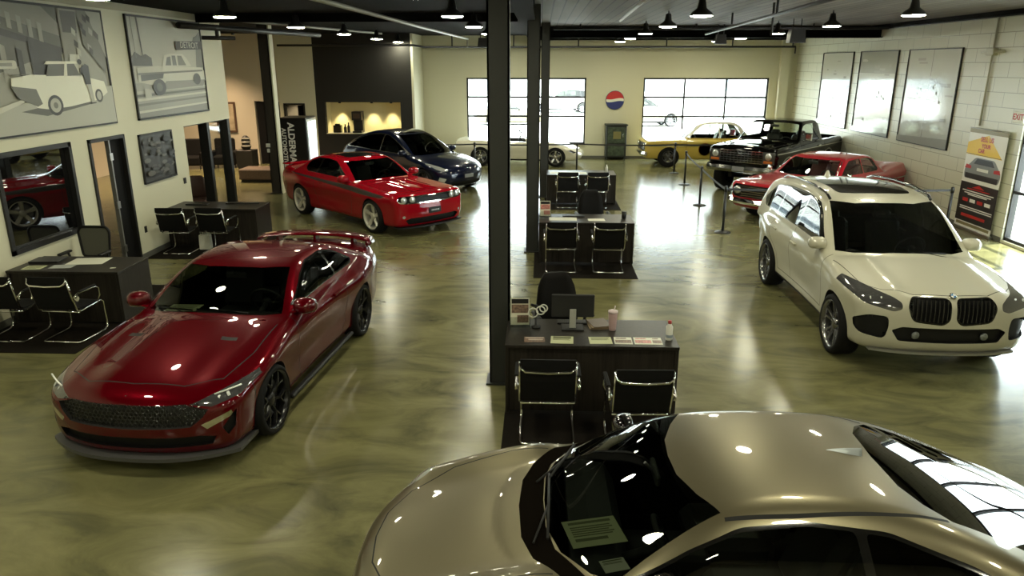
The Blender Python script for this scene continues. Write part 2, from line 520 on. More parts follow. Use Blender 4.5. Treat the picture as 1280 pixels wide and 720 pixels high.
def S_(c, n): return n[1] > .35          # side-facing faces
def U_(c, n): return n[2] > .12          # up-facing
def Fr_(c, n): return n[0] > .15         # front-facing
def T_(c, n): return n[0] < -.15         # rear-facing

def wheel_mats(): return None
def make_wheel(parent, loc, side, R=.345, width=.245, rim=.255, style='split', n=10, rimmat=None, tire=None, disc=True, face=.0, whitewall=None):
    """part 'wheel' (the tyre) with sub-parts rim and brake_disc"""
    tire = tire or mat('tyre_rubber', (.007, .007, .007, 1), .8, spec=.2)
    h = width/2; mb = MB(); sg = side
    prof = [(rim, -h*.8), (rim+.01, -h*.97), (R-.05, -h), (R-.012, -h*.86), (R, -h*.55), (R, h*.55), (R-.012, h*.86), (R-.05, h), (rim+.01, h*.97), (rim, h*.8)]
    mb.lathe(prof, n=40, axis='y', cap=False)
    w = mb.build('wheel', tire, parent, loc=loc)
    if whitewall is not None:
        wb = MB(); wb.lathe([(R-.055, sg*h*1.012), (rim+.02, sg*h*1.0)], n=40, axis='y', cap=False); wb.build('whitewall', whitewall, w)
    rb = MB()
    rb.lathe([(rim*.96, -sg*h*.8), (rim*.93, sg*h*.5), (rim*.95, sg*h*.82), (rim+.006, sg*h*.97), (rim+.008, sg*h*.85), (rim, sg*h*.7)], n=40, axis='y', cap=False)
    y0 = sg*h*(.72+face)      # face of the spokes
    def spoke(a0, a1, r0, r1, w0, w1, th=.03, dy=-.03):
        """tapered bar from (a0, r0) to (a1, r1)"""
        p0 = (r0*math.cos(a0), r0*math.sin(a0)); p1 = (r1*math.cos(a1), r1*math.sin(a1))
        ex, ez = p1[0]-p0[0], p1[1]-p0[1]; L = math.hypot(ex, ez); nx, nz = -ez/L, ex/L
        vs = []
        for (px, pz), ww, yy in ((p0, w0, y0+sg*dy), (p1, w1, y0)):
            for q, t in ((-1, 0), (-.55, 1), (.55, 1), (1, 0)):
                vs.append((px+nx*ww*q/2, yy-sg*th*(1-t), pz+nz*ww*q/2))
        rb.add(vs, [(0, 1, 5, 4), (1, 2, 6, 5), (2, 3, 7, 6), (3, 0, 4, 7)], False)
    for k in range(n):
        a = 2*PI*k/n+.3
        if style == 'split':
            spoke(a, a+.0, .05, rim*.55, .05, .035); d = PI/n*.55
            spoke(a, a+d, rim*.5, rim*.95, .03, .024, dy=0); spoke(a, a-d, rim*.5, rim*.95, .03, .024, dy=0)
        elif style == 'twin':
            d = PI/n*.38
            spoke(a+d*.4, a+d, .05, rim*.95, .03, .03); spoke(a-d*.4, a-d, .05, rim*.95, .03, .03)
        elif style == 'five':
            spoke(a, a, .04, rim*.95, .08, .10)
        elif style == 'star':
            spoke(a, a, .05, rim*.95, .11, .055)
        else:
            spoke(a, a, .05, rim*.95, .04, .03)
    if style == 'dish':
        rb.lathe([(rim*.93, y0-sg*.05), (rim*.6, y0-sg*.03), (rim*.45, y0), (.0, y0+sg*.01)], n=32, axis='y', cap=False)
    rb.lathe([(.075, y0-sg*.05), (.07, y0-sg*.025), (.05, y0-sg*.012), (.03, y0-sg*.008), (0, y0-sg*.006)], n=20, axis='y', cap=False)
    rb.build('rim', rimmat or mat('alloy_silver', (.55, .55, .53, 1), .25, 1), w)
    if disc:
        db = MB(); db.lathe([(.05, sg*.02), (rim*.74, sg*.02), (rim*.74, -sg*.005), (.05, -sg*.005)], n=32, axis='y', cap=False)
        db.build('brake_disc', mat('brake_steel', (.25, .25, .25, 1), .4, 1), w)
    return w
def arches(B, xs, r, z, ymin, sq=0, filt=None):
    for x in xs:
        B.cut(circle(x, z, r, 32) if not sq else roundpoly([(x-r, z-r), (x+r, z-r), (x+r, z+r*.75), (x-r, z+r*.75)], sq, 5), 'side', 'wheel_well', filt or (lambda c, n: c[1] > ymin and n[1] > -.2))
def mirror_cap(parent, x, y, z, side, m, s=1.0):
    mb = MB()
    for i, (dx, sy, sz) in enumerate([(-.09, .11, .075), (-.05, .125, .088), (.0, .12, .085), (.05, .09, .065), (.075, .045, .035)]):
        pass
    rings = [(-.085, .105, .07), (-.075, .118, .082), (-.03, .122, .086), (.03, .105, .072), (.065, .07, .048), (.08, .03, .02)]
    vs = []; n = 16
    for dx, a, b in rings:
        for k in range(n):
            t = 2*PI*k/n; c, q = math.cos(t), math.sin(t)
            vs.append((x+dx*s, y+side*(.11+.0)*s+math.copysign(abs(c)**.7, c)*a*s, z+math.copysign(abs(q)**.7, q)*b*s))
    fs = [(i*n+k, i*n+(k+1) % n, (i+1)*n+(k+1) % n, (i+1)*n+k) for i in range(len(rings)-1) for k in range(n)]
    mb.add(vs, fs, True); mb.add(vs[-n:], [tuple(range(n))], True)
    mb.xbox(rot((x+.01*s, y+side*.0, z-.06*s), rx=side*.25), .07*s, .2*s, .03*s, .01)
    o = mb.build('side_mirror', m, parent)
    gb = MB(); gb.add([(x-.084*s, v[1], v[2]) for v in vs[:n]], [tuple(range(n))], False)
    gb.build('mirror_glass', mat('mirror_glass', (.6, .6, .6, 1), .03, 1), o)
    return o
def cabin(parent, x0, x1, y, zf, zb, dash_x, wheel_side=1, seat=.0, mb_seat=None, rear=True, rvm=None):
    """dashboard, seats, steering wheel and mirror seen through the glass. zf floor, zb belt height"""
    dk = mat('cabin_dark', (.02, .02, .02, 1), .6); lt = mb_seat or mat('seat_black_leather', (.03, .03, .03, 1), .45)
    mb = MB()
    mb.prism([(dash_x+.22, zb-.18), (dash_x+.22, zb-.07), (dash_x+.1, zb-.05), (dash_x-.05, zb-.08), (dash_x-.12, zb-.2), (dash_x-.05, zb-.4)], -y+.12, y-.12)
    mb.box(dash_x-.65, dash_x-.1, -.12, .12, zf, zb-.3, .03)
    mb.build('dashboard', dk, parent)
    fl = MB(); fl.box(x1, x0, -y+.05, y-.05, zf-.04, zf, 0); fl.build('cabin_floor', dk, parent)
    for sy in (-1, 1):
        s = MB(); cy = sy*y*.47; sx = dash_x-.85+seat
        s.box(sx-.27, sx+.27, cy-.25, cy+.25, zf+.12, zf+.32, .06)
        M = rot((sx-.33, cy, zf+.56), ry=-.35); s.xbox(M, .16, .48, .58, .06)
        s.xbox(rot((sx-.45, cy, zf+.88), ry=-.35), .1, .26, .15, .04)
        s.build('front_seat', lt, parent)
    if rear:
        s = MB(); sx = dash_x-1.65+seat
        s.box(sx-.25, sx+.2, -y+.12, y-.12, zf+.12, zf+.34, .06)
        s.xbox(rot((sx-.32, 0, zf+.5), ry=-.5), .14, 2*y-.4, .5, .06)
        s.build('rear_seat', lt, parent)
    w = MB(); cx, cy, cz = dash_x-.32, wheel_side*y*.47, zb-.06
    pts = [(cx+math.sin(a)*.18*.42, cy+math.cos(a)*.18, cz+math.sin(a)*.18*.9) for a in [2*PI*k/24 for k in range(24)]]
    w.tube(pts, .016, 8, closed=True)
    for a in (0, PI, -PI/2): w.tube([(cx+.03, cy, cz), (cx+math.sin(a)*.17*.42, cy+math.cos(a)*.17, cz+math.sin(a)*.17*.9)], .014, 6)
    w.lathe([(.05, -.02), (.05, .03), (0, .035)], (cx+.02, cy, cz), 14, 'x')
    w.tube([(cx+.02, cy, cz), (cx+.3, cy, cz-.1)], .03, 8)
    w.build('steering_wheel', dk, parent)
    if rvm:
        r = MB(); r.box(rvm[0]-.02, rvm[0]+.01, -.12, .12, rvm[1]-.035, rvm[1]+.035, .012); r.tube([(rvm[0], 0, rvm[1]), (rvm[0]+.06, 0, rvm[1]+.06)], .01, 6)
        r.build('rear_view_mirror', mat('mirror_backing', (.05, .05, .05, 1), .3), parent)
DARKM = lambda: mat('black_plastic', (.006, .006, .006, 1), .5, spec=.3)
SEAM = lambda: mat('panel_gap', (.004, .004, .004, 1), .8)
WELL = lambda: mat('wheel_well_black', (.008, .008, .008, 1), .9)
CHROME = lambda: mat('chrome', (.78, .78, .76, 1), .08, 1)
GLOSSB = lambda: mat('gloss_black', (.006, .006, .006, 1), .12, coat=.6)
LAMP = lambda: mat('lamp_lens', (.62, .64, .62, 1), .08, .55, coat=1)
LAMPD = lambda: mat('lamp_dark_lens', (.13, .13, .135, 1), .08, .6, coat=1)
CARGLASS = lambda: glass('car_glass', (.30, .33, .29), 1.52)
DARKGLASS = lambda: glass('privacy_glass', (.06, .065, .06), 1.52)
CLEARGLASS = lambda: glass('clear_car_glass', (.72, .76, .70), 1.5)
SUVGLASS = lambda: glass('suv_windscreen_glass', (.13, .14, .13), 1.5)
# ------------------------------------------------------------------ the cars (x forward, y left, z up; origin on the floor between the axles)
def slab_lip(parent, name, m, xn, bow, W, y1, z0, z1, depth, n=16, p=2.6, sgn=1):
    """thin lip that follows the bowed bumper outline"""
    mb = MB(); poly = []
    for k in range(-n, n+1):
        y = y1*k/n; poly.append((sgn*(xn-bow*(abs(y)/W)**p), y))
    for k in range(n, -n-1, -1):
        y = y1*k/n; poly.append((sgn*(xn-bow*(abs(y)/W)**p-depth), y))
    mb.prism(poly, z0, z1, 'z'); return mb.build(name, m, parent)
def handles(root, spots, m, y_of, L=.2):
    for x, z in spots:
        for sg in (1, -1):
            h = MB(); h.box(x-L/2, x+L/2, sg*y_of-.018, sg*y_of+.018, z-.016, z+.016, .008); h.build('door_handle', m, root)
def finish(B, root, pm, body_labels=(), body_mats=(), centre=(), sides=(), rec=()):
    """turn the labelled skin into parts. centre/sides: (label, part name, material); rec: (label, name, material, vector, both)"""
    labs = ['body', 'seam']+list(body_labels); mats = [pm, SEAM()]+list(body_mats)
    pc = B.piece(labs); skin('body', pc, labs, mats, root)
    for l, nm, m in centre:
        p = B.piece([l])
        if p is not None: skin(nm, p, [l], [m], root)
    for l, nm, m in sides:
        p = B.piece([l])
        if p is None: continue
        for sg in (1, -1): skin(nm, p, [l], [m], root, side=sg)
    for l, nm, m, vec, both in rec:
        p = B.piece([l])
        if p is None: continue
        if both: skin(nm, p, [l], [m], root, recess=vec)
        else:
            for sg in (1, -1): skin(nm, p, [l], [m], root, side=sg, recess=vec)
    p = B.piece(['wheel_well'])
    if p is not None: skin('wheel_well', p, ['wheel_well'], [WELL()], root, recess=(0, -.3, 0))
def wheels(root, xs, y, R, **k):
    for x in xs:
        for sg in (1, -1): make_wheel(root, (x, sg*y, R), sg, R=R, **k)
def plate(parent, x, z, w, h, m, name='licence_plate', sgn=1, ry=0):
    mb = MB(); mb.xbox(rot((x, 0, z), ry=ry), .012, w, h, .004); return mb.build(name, m, parent)
def wiper(parent, p0, p1, name='wiper'):
    mb = MB(); mb.tube([p0, p1], .009, 6); mid = (Vector(p0)+Vector(p1))/2; mb.tube([mid, Vector(p0)+Vector((.08, 0, -.03))], .007, 6)
    return mb.build(name, DARKM(), parent)

def maroon_coupe(root):
    sp = dict(
        low=[(2.08, .16), (2.22, .19), (2.265, .32), (2.275, .48), (2.255, .62), (2.20, .70), (2.08, .765), (1.7, .845), (1.2, .925), (.75, .975), (0, .97), (-.8, .975), (-1.4, 1.01), (-1.9, 1.045),
             (-2.3, 1.06), (-2.43, 1.045), (-2.475, .93), (-2.5, .7), (-2.46, .45), (-2.35, .28), (-2.0, .2), (-1, .17), (1, .17), (1.8, .16)],
        plan=[(2.3, .84), (2.1, .905), (1.7, .95), (1.36, .958), (.7, .925), (0, .918), (-.6, .93), (-1.36, .965), (-1.9, .945), (-2.3, .885), (-2.5, .81)],
        sect=[(.14, .10), (.24, .045), (.36, .03), (.5, .022), (.62, .012), (.72, 0), (.80, .004), (.88, .03), (.97, .075), (1.06, .12)],
        top=[(.98, .9, 1), (.76, .985), (.4, 1.165), (.05, 1.305), (-.15, 1.352), (-.5, 1.378), (-.9, 1.36), (-1.25, 1.29), (-1.6, 1.18), (-1.95, 1.055), (-2.12, .95, 1)],
        gw=[(.9, .87), (1.0, .825), (1.1, .772), (1.2, .715), (1.3, .655), (1.4, .59)], gplan=[(-2.2, .10), (-1.5, .02), (-.5, 0), (.3, .015), (.8, .05)],
        bumps=[(1.36, .72, .42, .22, .018), (-1.36, .80, .5, .24, .03), (.0, .45, .9, .13, -.015)],
        hood=lambda x, a: .022*np.exp(-(a/.42)**6)*sstep(.6, 1.0, x)*(1-sstep(1.7, 2.2, x))+.016*np.exp(-((a-.66)/.12)**2)*sstep(.6, 1.2, x),
        bowf=.34, bowr=.2, crown=.07, rl=.11, rg=.11, ru=.05, gbow=(.24, .2), gcrown=.05)
    B = Body(car_form(sp), (-2.6, 0, .1), (2.4, 1.05, 1.45), .027)
    arches(B, (1.36, -1.36), .378, .34, .55)
    fr = lambda c, n: n[0] > .1 and c[0] > 1.4
    B.cut([(-.02, .655), (.50, .655), (.70, .60), (.66, .535), (.56, .455), (-.02, .445)], 'front', 'grille', fr)
    B.cut([(-.02, .365), (.62, .365), (.74, .34), (.70, .265), (-.02, .255)], 'front', 'intake', fr)
    B.cut([(.56, .648), (.70, .70), (.92, .765), (.95, .725), (.90, .665), (.72, .615)], 'front', 'headlight', lambda c, n: c[0] > 1.4 and n[0] > .02)
    B.cut([(.64, .465), (.855, .555), (.868, .515), (.68, .42)], 'front', 'fog_lamp', lambda c, n: c[0] > 1.4 and n[0] > .02)
    B.cut([(.79, .41), (.865, .53), (.885, .55), (.87, .40), (.82, .33)], 'front', 'corner_vent', lambda c, n: c[0] > 1.4 and n[0] > .02)
    up = lambda c, n: n[2] > .15 and c[2] > .93
    B.cut([(.78, -.02), (.765, .3), (.70, .57), (.60, .735), (-.03, .59), (.06, .3), (.075, -.02)], 'top', 'windshield', lambda c, n: n[2] > .1 and n[0] > .05 and c[2] > .93)
    B.cut([(-.98, -.02), (-1.0, .42), (-1.08, .53), (-1.75, .60), (-1.84, .5), (-1.9, -.02)], 'top', 'rear_window', up)
    side = lambda c, n: n[1] > .2 and c[2] > .9
    B.cut(roundpoly([(.47, 1.0), (.0, 1.215), (-.28, 1.298), (-.72, 1.305), (-1.0, 1.255), (-1.36, 1.06), (-1.3, 1.005)], .04), 'side', 'window_trim', side)
    B.cut(roundpoly([(.42, 1.012), (.0, 1.2), (-.28, 1.28), (-.70, 1.288), (-.74, 1.012)], .03), 'side', 'door_window', side)
    B.cut(roundpoly([(-.785, 1.015), (-.75, 1.285), (-.98, 1.24), (-1.31, 1.055), (-1.27, 1.02)], .03), 'side', 'quarter_window', side)
    B.cut([(1.22, .40), (1.20, .55), (1.26, .56), (1.28, .41)], 'top', 'hood_vent', lambda c, n: n[2] > .5 and c[2] > .8)
    tp = lambda c, n: n[2] > .3
    B.line([(2.06, -.01), (2.02, .45), (1.85, .72), (1.4, .80), (.84, .79)], 'top', w=.01, filt=tp)
    sd = lambda c, n: n[1] > .3 and c[1] > .6
    B.line([(.60, .96), (.64, .72), (.60, .30), (.52, .235)], 'side', filt=sd); B.line([(-.74, .99), (-.83, .72), (-.76, .42), (-.62, .25), (.52, .235)], 'side', filt=sd)
    B.line([(1.78, .80), (1.72, .6), (1.70, .5)], 'side', filt=sd); B.line([(-1.78, .98), (-1.74, .72), (-1.8, .45)], 'side', filt=sd)
    pm = paint('candy_maroon_paint', (.085, .0006, .0035, 1), .35, .34, .0)
    finish(B, root, pm, ['window_trim', 'hood_vent'], [GLOSSB(), DARKM()],
           centre=[('windshield', 'windshield', CARGLASS()), ('rear_window', 'rear_window', DARKGLASS())],
           sides=[('door_window', 'side_window', CARGLASS()), ('quarter_window', 'side_window', DARKGLASS()), ('headlight', 'headlight', LAMPD()), ('fog_lamp', 'fog_lamp', CHROME())],
           rec=[('grille', 'grille', mat('grille_mesh', (.02, .02, .02, 1), .35), (-.05, 0, 0), True), ('intake', 'lower_intake', DARKM(), (-.05, 0, 0), True), ('corner_vent', 'corner_vent', DARKM(), (-.02, -.02, 0), False)])
    gm = MB()      # honeycomb of the grille
    for r in range(6):
        for c in range(-15, 16):
            y = c*.042+(.021 if r % 2 else 0); z = .468+r*.034
            if abs(y) > .66-.6*max(0, z-.57)-max(0, .52-z)*1.6: continue
            xx = 2.262-.34*(abs(y)/.965)**2.6-.022
            pts = [(xx, y+.019*math.cos(a), z+.019*math.sin(a)) for a in [PI/6+PI/3*k for k in range(6)]]
            gm.tube(pts, .0035, 4, closed=True)
    gm.build('grille_mesh', GLOSSB(), root)
    for sg in (1, -1):   # three bright bars in each headlight
        b = MB()
        for k in range(3):
            y = .70+k*.062; z = .655+k*.02
            xx = 2.225-.34*(y/.965)**2.6-.012
            b.xbox(rot((xx-.01, sg*y, z-.004), rx=sg*.5, rz=-sg*.45), .03, .012, .04, .005)
        b.tube([(2.23-.34*(y/.965)**2.6-.045, sg*y, .745+(y-.9)*.25) for y in (.72, .80, .86, .91)], .008, 6)
        b.build('running_light', mat('running_light_white', (.8, .82, .8, 1), .2), root)
    slab_lip(root, 'front_splitter', mat('splitter_grey', (.06, .06, .06, 1), .4), 2.315, .36, .965, .90, .15, .185, .35)
    for sg in (1, -1):
        k = MB(); k.box(-.95, .95, sg*.90-.02, sg*.90+.045, .15, .2, .015); k.build('side_skirt', DARKM(), root)
    mirror_cap(root, .50, .83, 1.01, 1, pm); mirror_cap(root, .50, -.83, 1.01, -1, pm)
    handles(root, [(-.52, .84)], pm, .925)
    sp_ = MB()            # rear wing on three feet
    prof = lambda y: (-2.30-.03+.10*(abs(y)/.8)**2, 1.135-.045*(abs(y)/.8)**3)
    vs = []; ys = [i*.8/10 for i in range(-10, 11)]
    for y in ys:
        cx, cz = prof(y)
        vs += [(cx+.13, y, cz), (cx+.05, y, cz+.022), (cx-.1, y, cz+.03), (cx-.12, y, cz+.018), (cx, y, cz-.006)]
    sp_.add(vs, [(i*5+k, i*5+(k+1) % 5, (i+1)*5+(k+1) % 5, (i+1)*5+k) for i in range(20) for k in range(5)]+[tuple(range(5)), tuple(range(100, 105))], True)
    for y in (-.55, 0, .55): sp_.box(-2.37, -2.22, y-.02, y+.02, 1.02, 1.13, .008)
    for sg in (-1, 1): sp_.add([(-2.15, sg*.8, 1.095), (-2.36, sg*.8, 1.11), (-2.38, sg*.83, 1.03), (-2.1, sg*.83, 1.03), (-2.15, sg*.76, 1.095), (-2.36, sg*.76, 1.11), (-2.38, sg*.78, 1.03), (-2.1, sg*.78, 1.03)], [(0, 1, 2, 3), (4, 5, 6, 7), (0, 1, 5, 4), (1, 2, 6, 5), (2, 3, 7, 6), (3, 0, 4, 7)], True)
    sp_.build('rear_wing', pm, root)
    wheels(root, (1.36, -1.36), .845, .345, width=.25, rim=.285, style='split', n=6, rimmat=mat('rim_gloss_black', (.012, .012, .013, 1), .2, .3))
    cabin(root, .5, -1.5, .74, .28, .97, .42, rvm=(.08, 1.2))
    wiper(root, (.71, .42, .985), (.69, -.15, 1.0)); wiper(root, (.69, -.2, .985), (.62, -.62, .98))
    b = MB(); b.lathe([(.03, 0), (.028, .01), (0, .012)], (2.17, 0, .69), 16, 'x'); b.build('nose_badge', CHROME(), root)
    plate(root, 2.25, .425, .16, .02, CHROME(), 'grille_badge')
def silver_coupe(root):
    sp = dict(
        low=[(1.9, .16), (2.04, .2), (2.12, .33), (2.15, .46), (2.12, .56), (2.02, .635), (1.8, .70), (1.5, .775), (1.2, .84), (.95, .895), (.6, .90), (0, .90), (-.8, .93), (-1.3, .93), (-1.8, .88),
             (-2.12, .82), (-2.28, .76), (-2.36, .62), (-2.34, .42), (-2.2, .25), (-1.8, .17), (0, .15), (1.6, .15)],
        plan=[(2.18, .80), (2.0, .87), (1.7, .915), (1.22, .93), (.6, .90), (0, .90), (-.6, .92), (-1.3, .955), (-1.8, .945), (-2.2, .89), (-2.4, .82)],
        sect=[(.14, .10), (.25, .05), (.4, .02), (.55, .0), (.68, .0), (.76, .015), (.84, .05), (.92, .10), (1.0, .16)],
        top=[(1.25, .82, 1), (.98, .905), (.6, 1.085), (.28, 1.215), (.0, 1.275), (-.4, 1.295), (-.8, 1.265), (-1.2, 1.175), (-1.6, 1.04), (-2.0, .89), (-2.15, .8, 1)],
        gw=[(.8, .85), (.9, .815), (1.0, .765), (1.1, .705), (1.2, .635), (1.3, .56)], gplan=[(-2.2, .16), (-1.6, .06), (-.8, .01), (-.2, 0), (.4, .02), (1, .06)],
        bumps=[(1.22, .66, .42, .18, .02), (-1.25, .72, .55, .2, .045), (.0, .42, .8, .12, -.012)],
        hood=lambda x, a: .075*np.exp(-((a-.70)/.15)**2)*sstep(.7, 1.2, x)*(1-sstep(1.75, 2.05, x)),
        bowf=.38, bowr=.24, crown=.07, rl=.12, rg=.12, ru=.06, gbow=(.34, .22), gcrown=.045, crownz=(.4, .6))
    B = Body(car_form(sp), (-2.45, 0, .08), (2.25, 1.08, 1.36), .026)
    arches(B, (1.225, -1.225), .372, .34, .55)
    up = lambda c, n: n[2] > .1 and c[2] > .84
    B.cut([(1.14, -.02), (1.12, .3), (1.05, .5), (.90, .68), (.72, .79), (.62, .77), (.78, .66), (.93, .45), (.98, .25), (.99, -.02)], 'top', 'cowl', lambda c, n: n[2] > .3 and c[2] > .8)
    B.cut([(.985, -.02), (.97, .28), (.90, .48), (.75, .655), (.62, .74), (.08, .565), (.17, .4), (.24, .2), (.255, -.02)], 'top', 'windshield', up)
    B.cut([(-.93, -.02), (-.95, .3), (-1.02, .44), (-1.13, .54), (-1.9, .62), (-2.02, .5), (-2.06, -.02)], 'top', 'rear_window', up)
    side = lambda c, n: n[1] > .2 and c[2] > .84
    B.cut(roundpoly([(.60, .935), (.25, 1.10), (.0, 1.185), (-.35, 1.212), (-.75, 1.18), (-1.15, 1.06), (-1.38, .955), (-1.25, .925)], .05), 'side', 'window_trim', side)
    B.cut(roundpoly([(.55, .945), (.25, 1.085), (.0, 1.168), (-.35, 1.195), (-.58, 1.18), (-.62, .945)], .03), 'side', 'door_window', side)
    B.cut(roundpoly([(-.67, .95), (-.63, 1.175), (-.76, 1.16), (-1.13, 1.045), (-1.33, .955), (-1.25, .94)], .03), 'side', 'quarter_window', side)
    fr = lambda c, n: n[0] > .02 and c[0] > 1.3
    B.cut(circle(.70, .635, .115, 24, .085), 'front', 'headlight', lambda c, n: c[0] > 1.3)
    B.cut([(-.02, .34), (.5, .34), (.6, .30), (.56, .23), (-.02, .22)], 'front', 'intake', fr)
    B.cut([(.58, .38), (.84, .42), (.85, .28), (.62, .24)], 'front', 'intake', fr)
    tp = lambda c, n: n[2] > .25
    B.line([(2.03, -.01), (2.00, .25), (1.88, .48), (1.6, .62), (1.2, .665), (.95, .655)], 'top', w=.009, filt=tp)
    B.line([(.06, .60), (-.3, .595), (-.8, .57), (-1.1, .545)], 'top', w=.02, filt=lambda c, n: n[2] > .2 and c[2] > 1.05)
    sd = lambda c, n: n[1] > .3 and c[1] > .55
    B.line([(.62, .90), (.66, .7), (.60, .32), (.5, .24)], 'side', filt=sd); B.line([(-.62, .93), (-.70, .7), (-.62, .4), (-.5, .26), (.5, .24)], 'side', filt=sd)
    pm = paint('bronze_silver_paint', (.165, .145, .088, 1), .7, .36)
    finish(B, root, pm, ['window_trim', 'cowl'], [GLOSSB(), mat('cowl_black', (.005, .004, .003, 1), .8, spec=.0)],
           centre=[('windshield', 'windshield', CARGLASS()), ('rear_window', 'rear_window', DARKGLASS())],
           sides=[('door_window', 'side_window', CARGLASS()), ('quarter_window', 'side_window', DARKGLASS()), ('headlight', 'headlight', LAMP())],
           rec=[('intake', 'lower_intake', DARKM(), (-.05, 0, 0), True)])
    mirror_cap(root, .42, .78, .97, 1, GLOSSB(), .85); mirror_cap(root, .42, -.78, .97, -1, GLOSSB(), .85)
    handles(root, [(-.5, .76)], pm, .905)
    fin = MB(); N = 9; vs = []
    for i in range(N):
        t = i/(N-1); x = -.66-.21*t; h = .066*(t**.8)+.002; w = .032*(.12+min(1, t*1.6))
        z0 = 1.278-.05*t
        vs += [(x, w, z0), (x, w*.35, z0+h*.8), (x, 0, z0+h), (x, -w*.35, z0+h*.8), (x, -w, z0)]
    fin.add(vs, [(i*5+k, i*5+k+1, i*5+k+6, i*5+k+5) for i in range(N-1) for k in range(4)]+[tuple(range(40, 45))], True)
    fin.build('antenna_fin', mat('fin_grey', (.30, .33, .34, 1), .35, .4), root)
    wheels(root, (1.225, -1.225), .83, .345, width=.26, rim=.262, style='twin', n=5, rimmat=mat('alloy_silver', (.55, .55, .53, 1), .25, 1))
    cabin(root, .7, -1.4, .72, .24, .90, .62, rvm=(.33, 1.12))
    wiper(root, (.97, .40, .925), (.95, -.25, .94)); wiper(root, (.95, -.2, .94), (.77, -.62, .945))

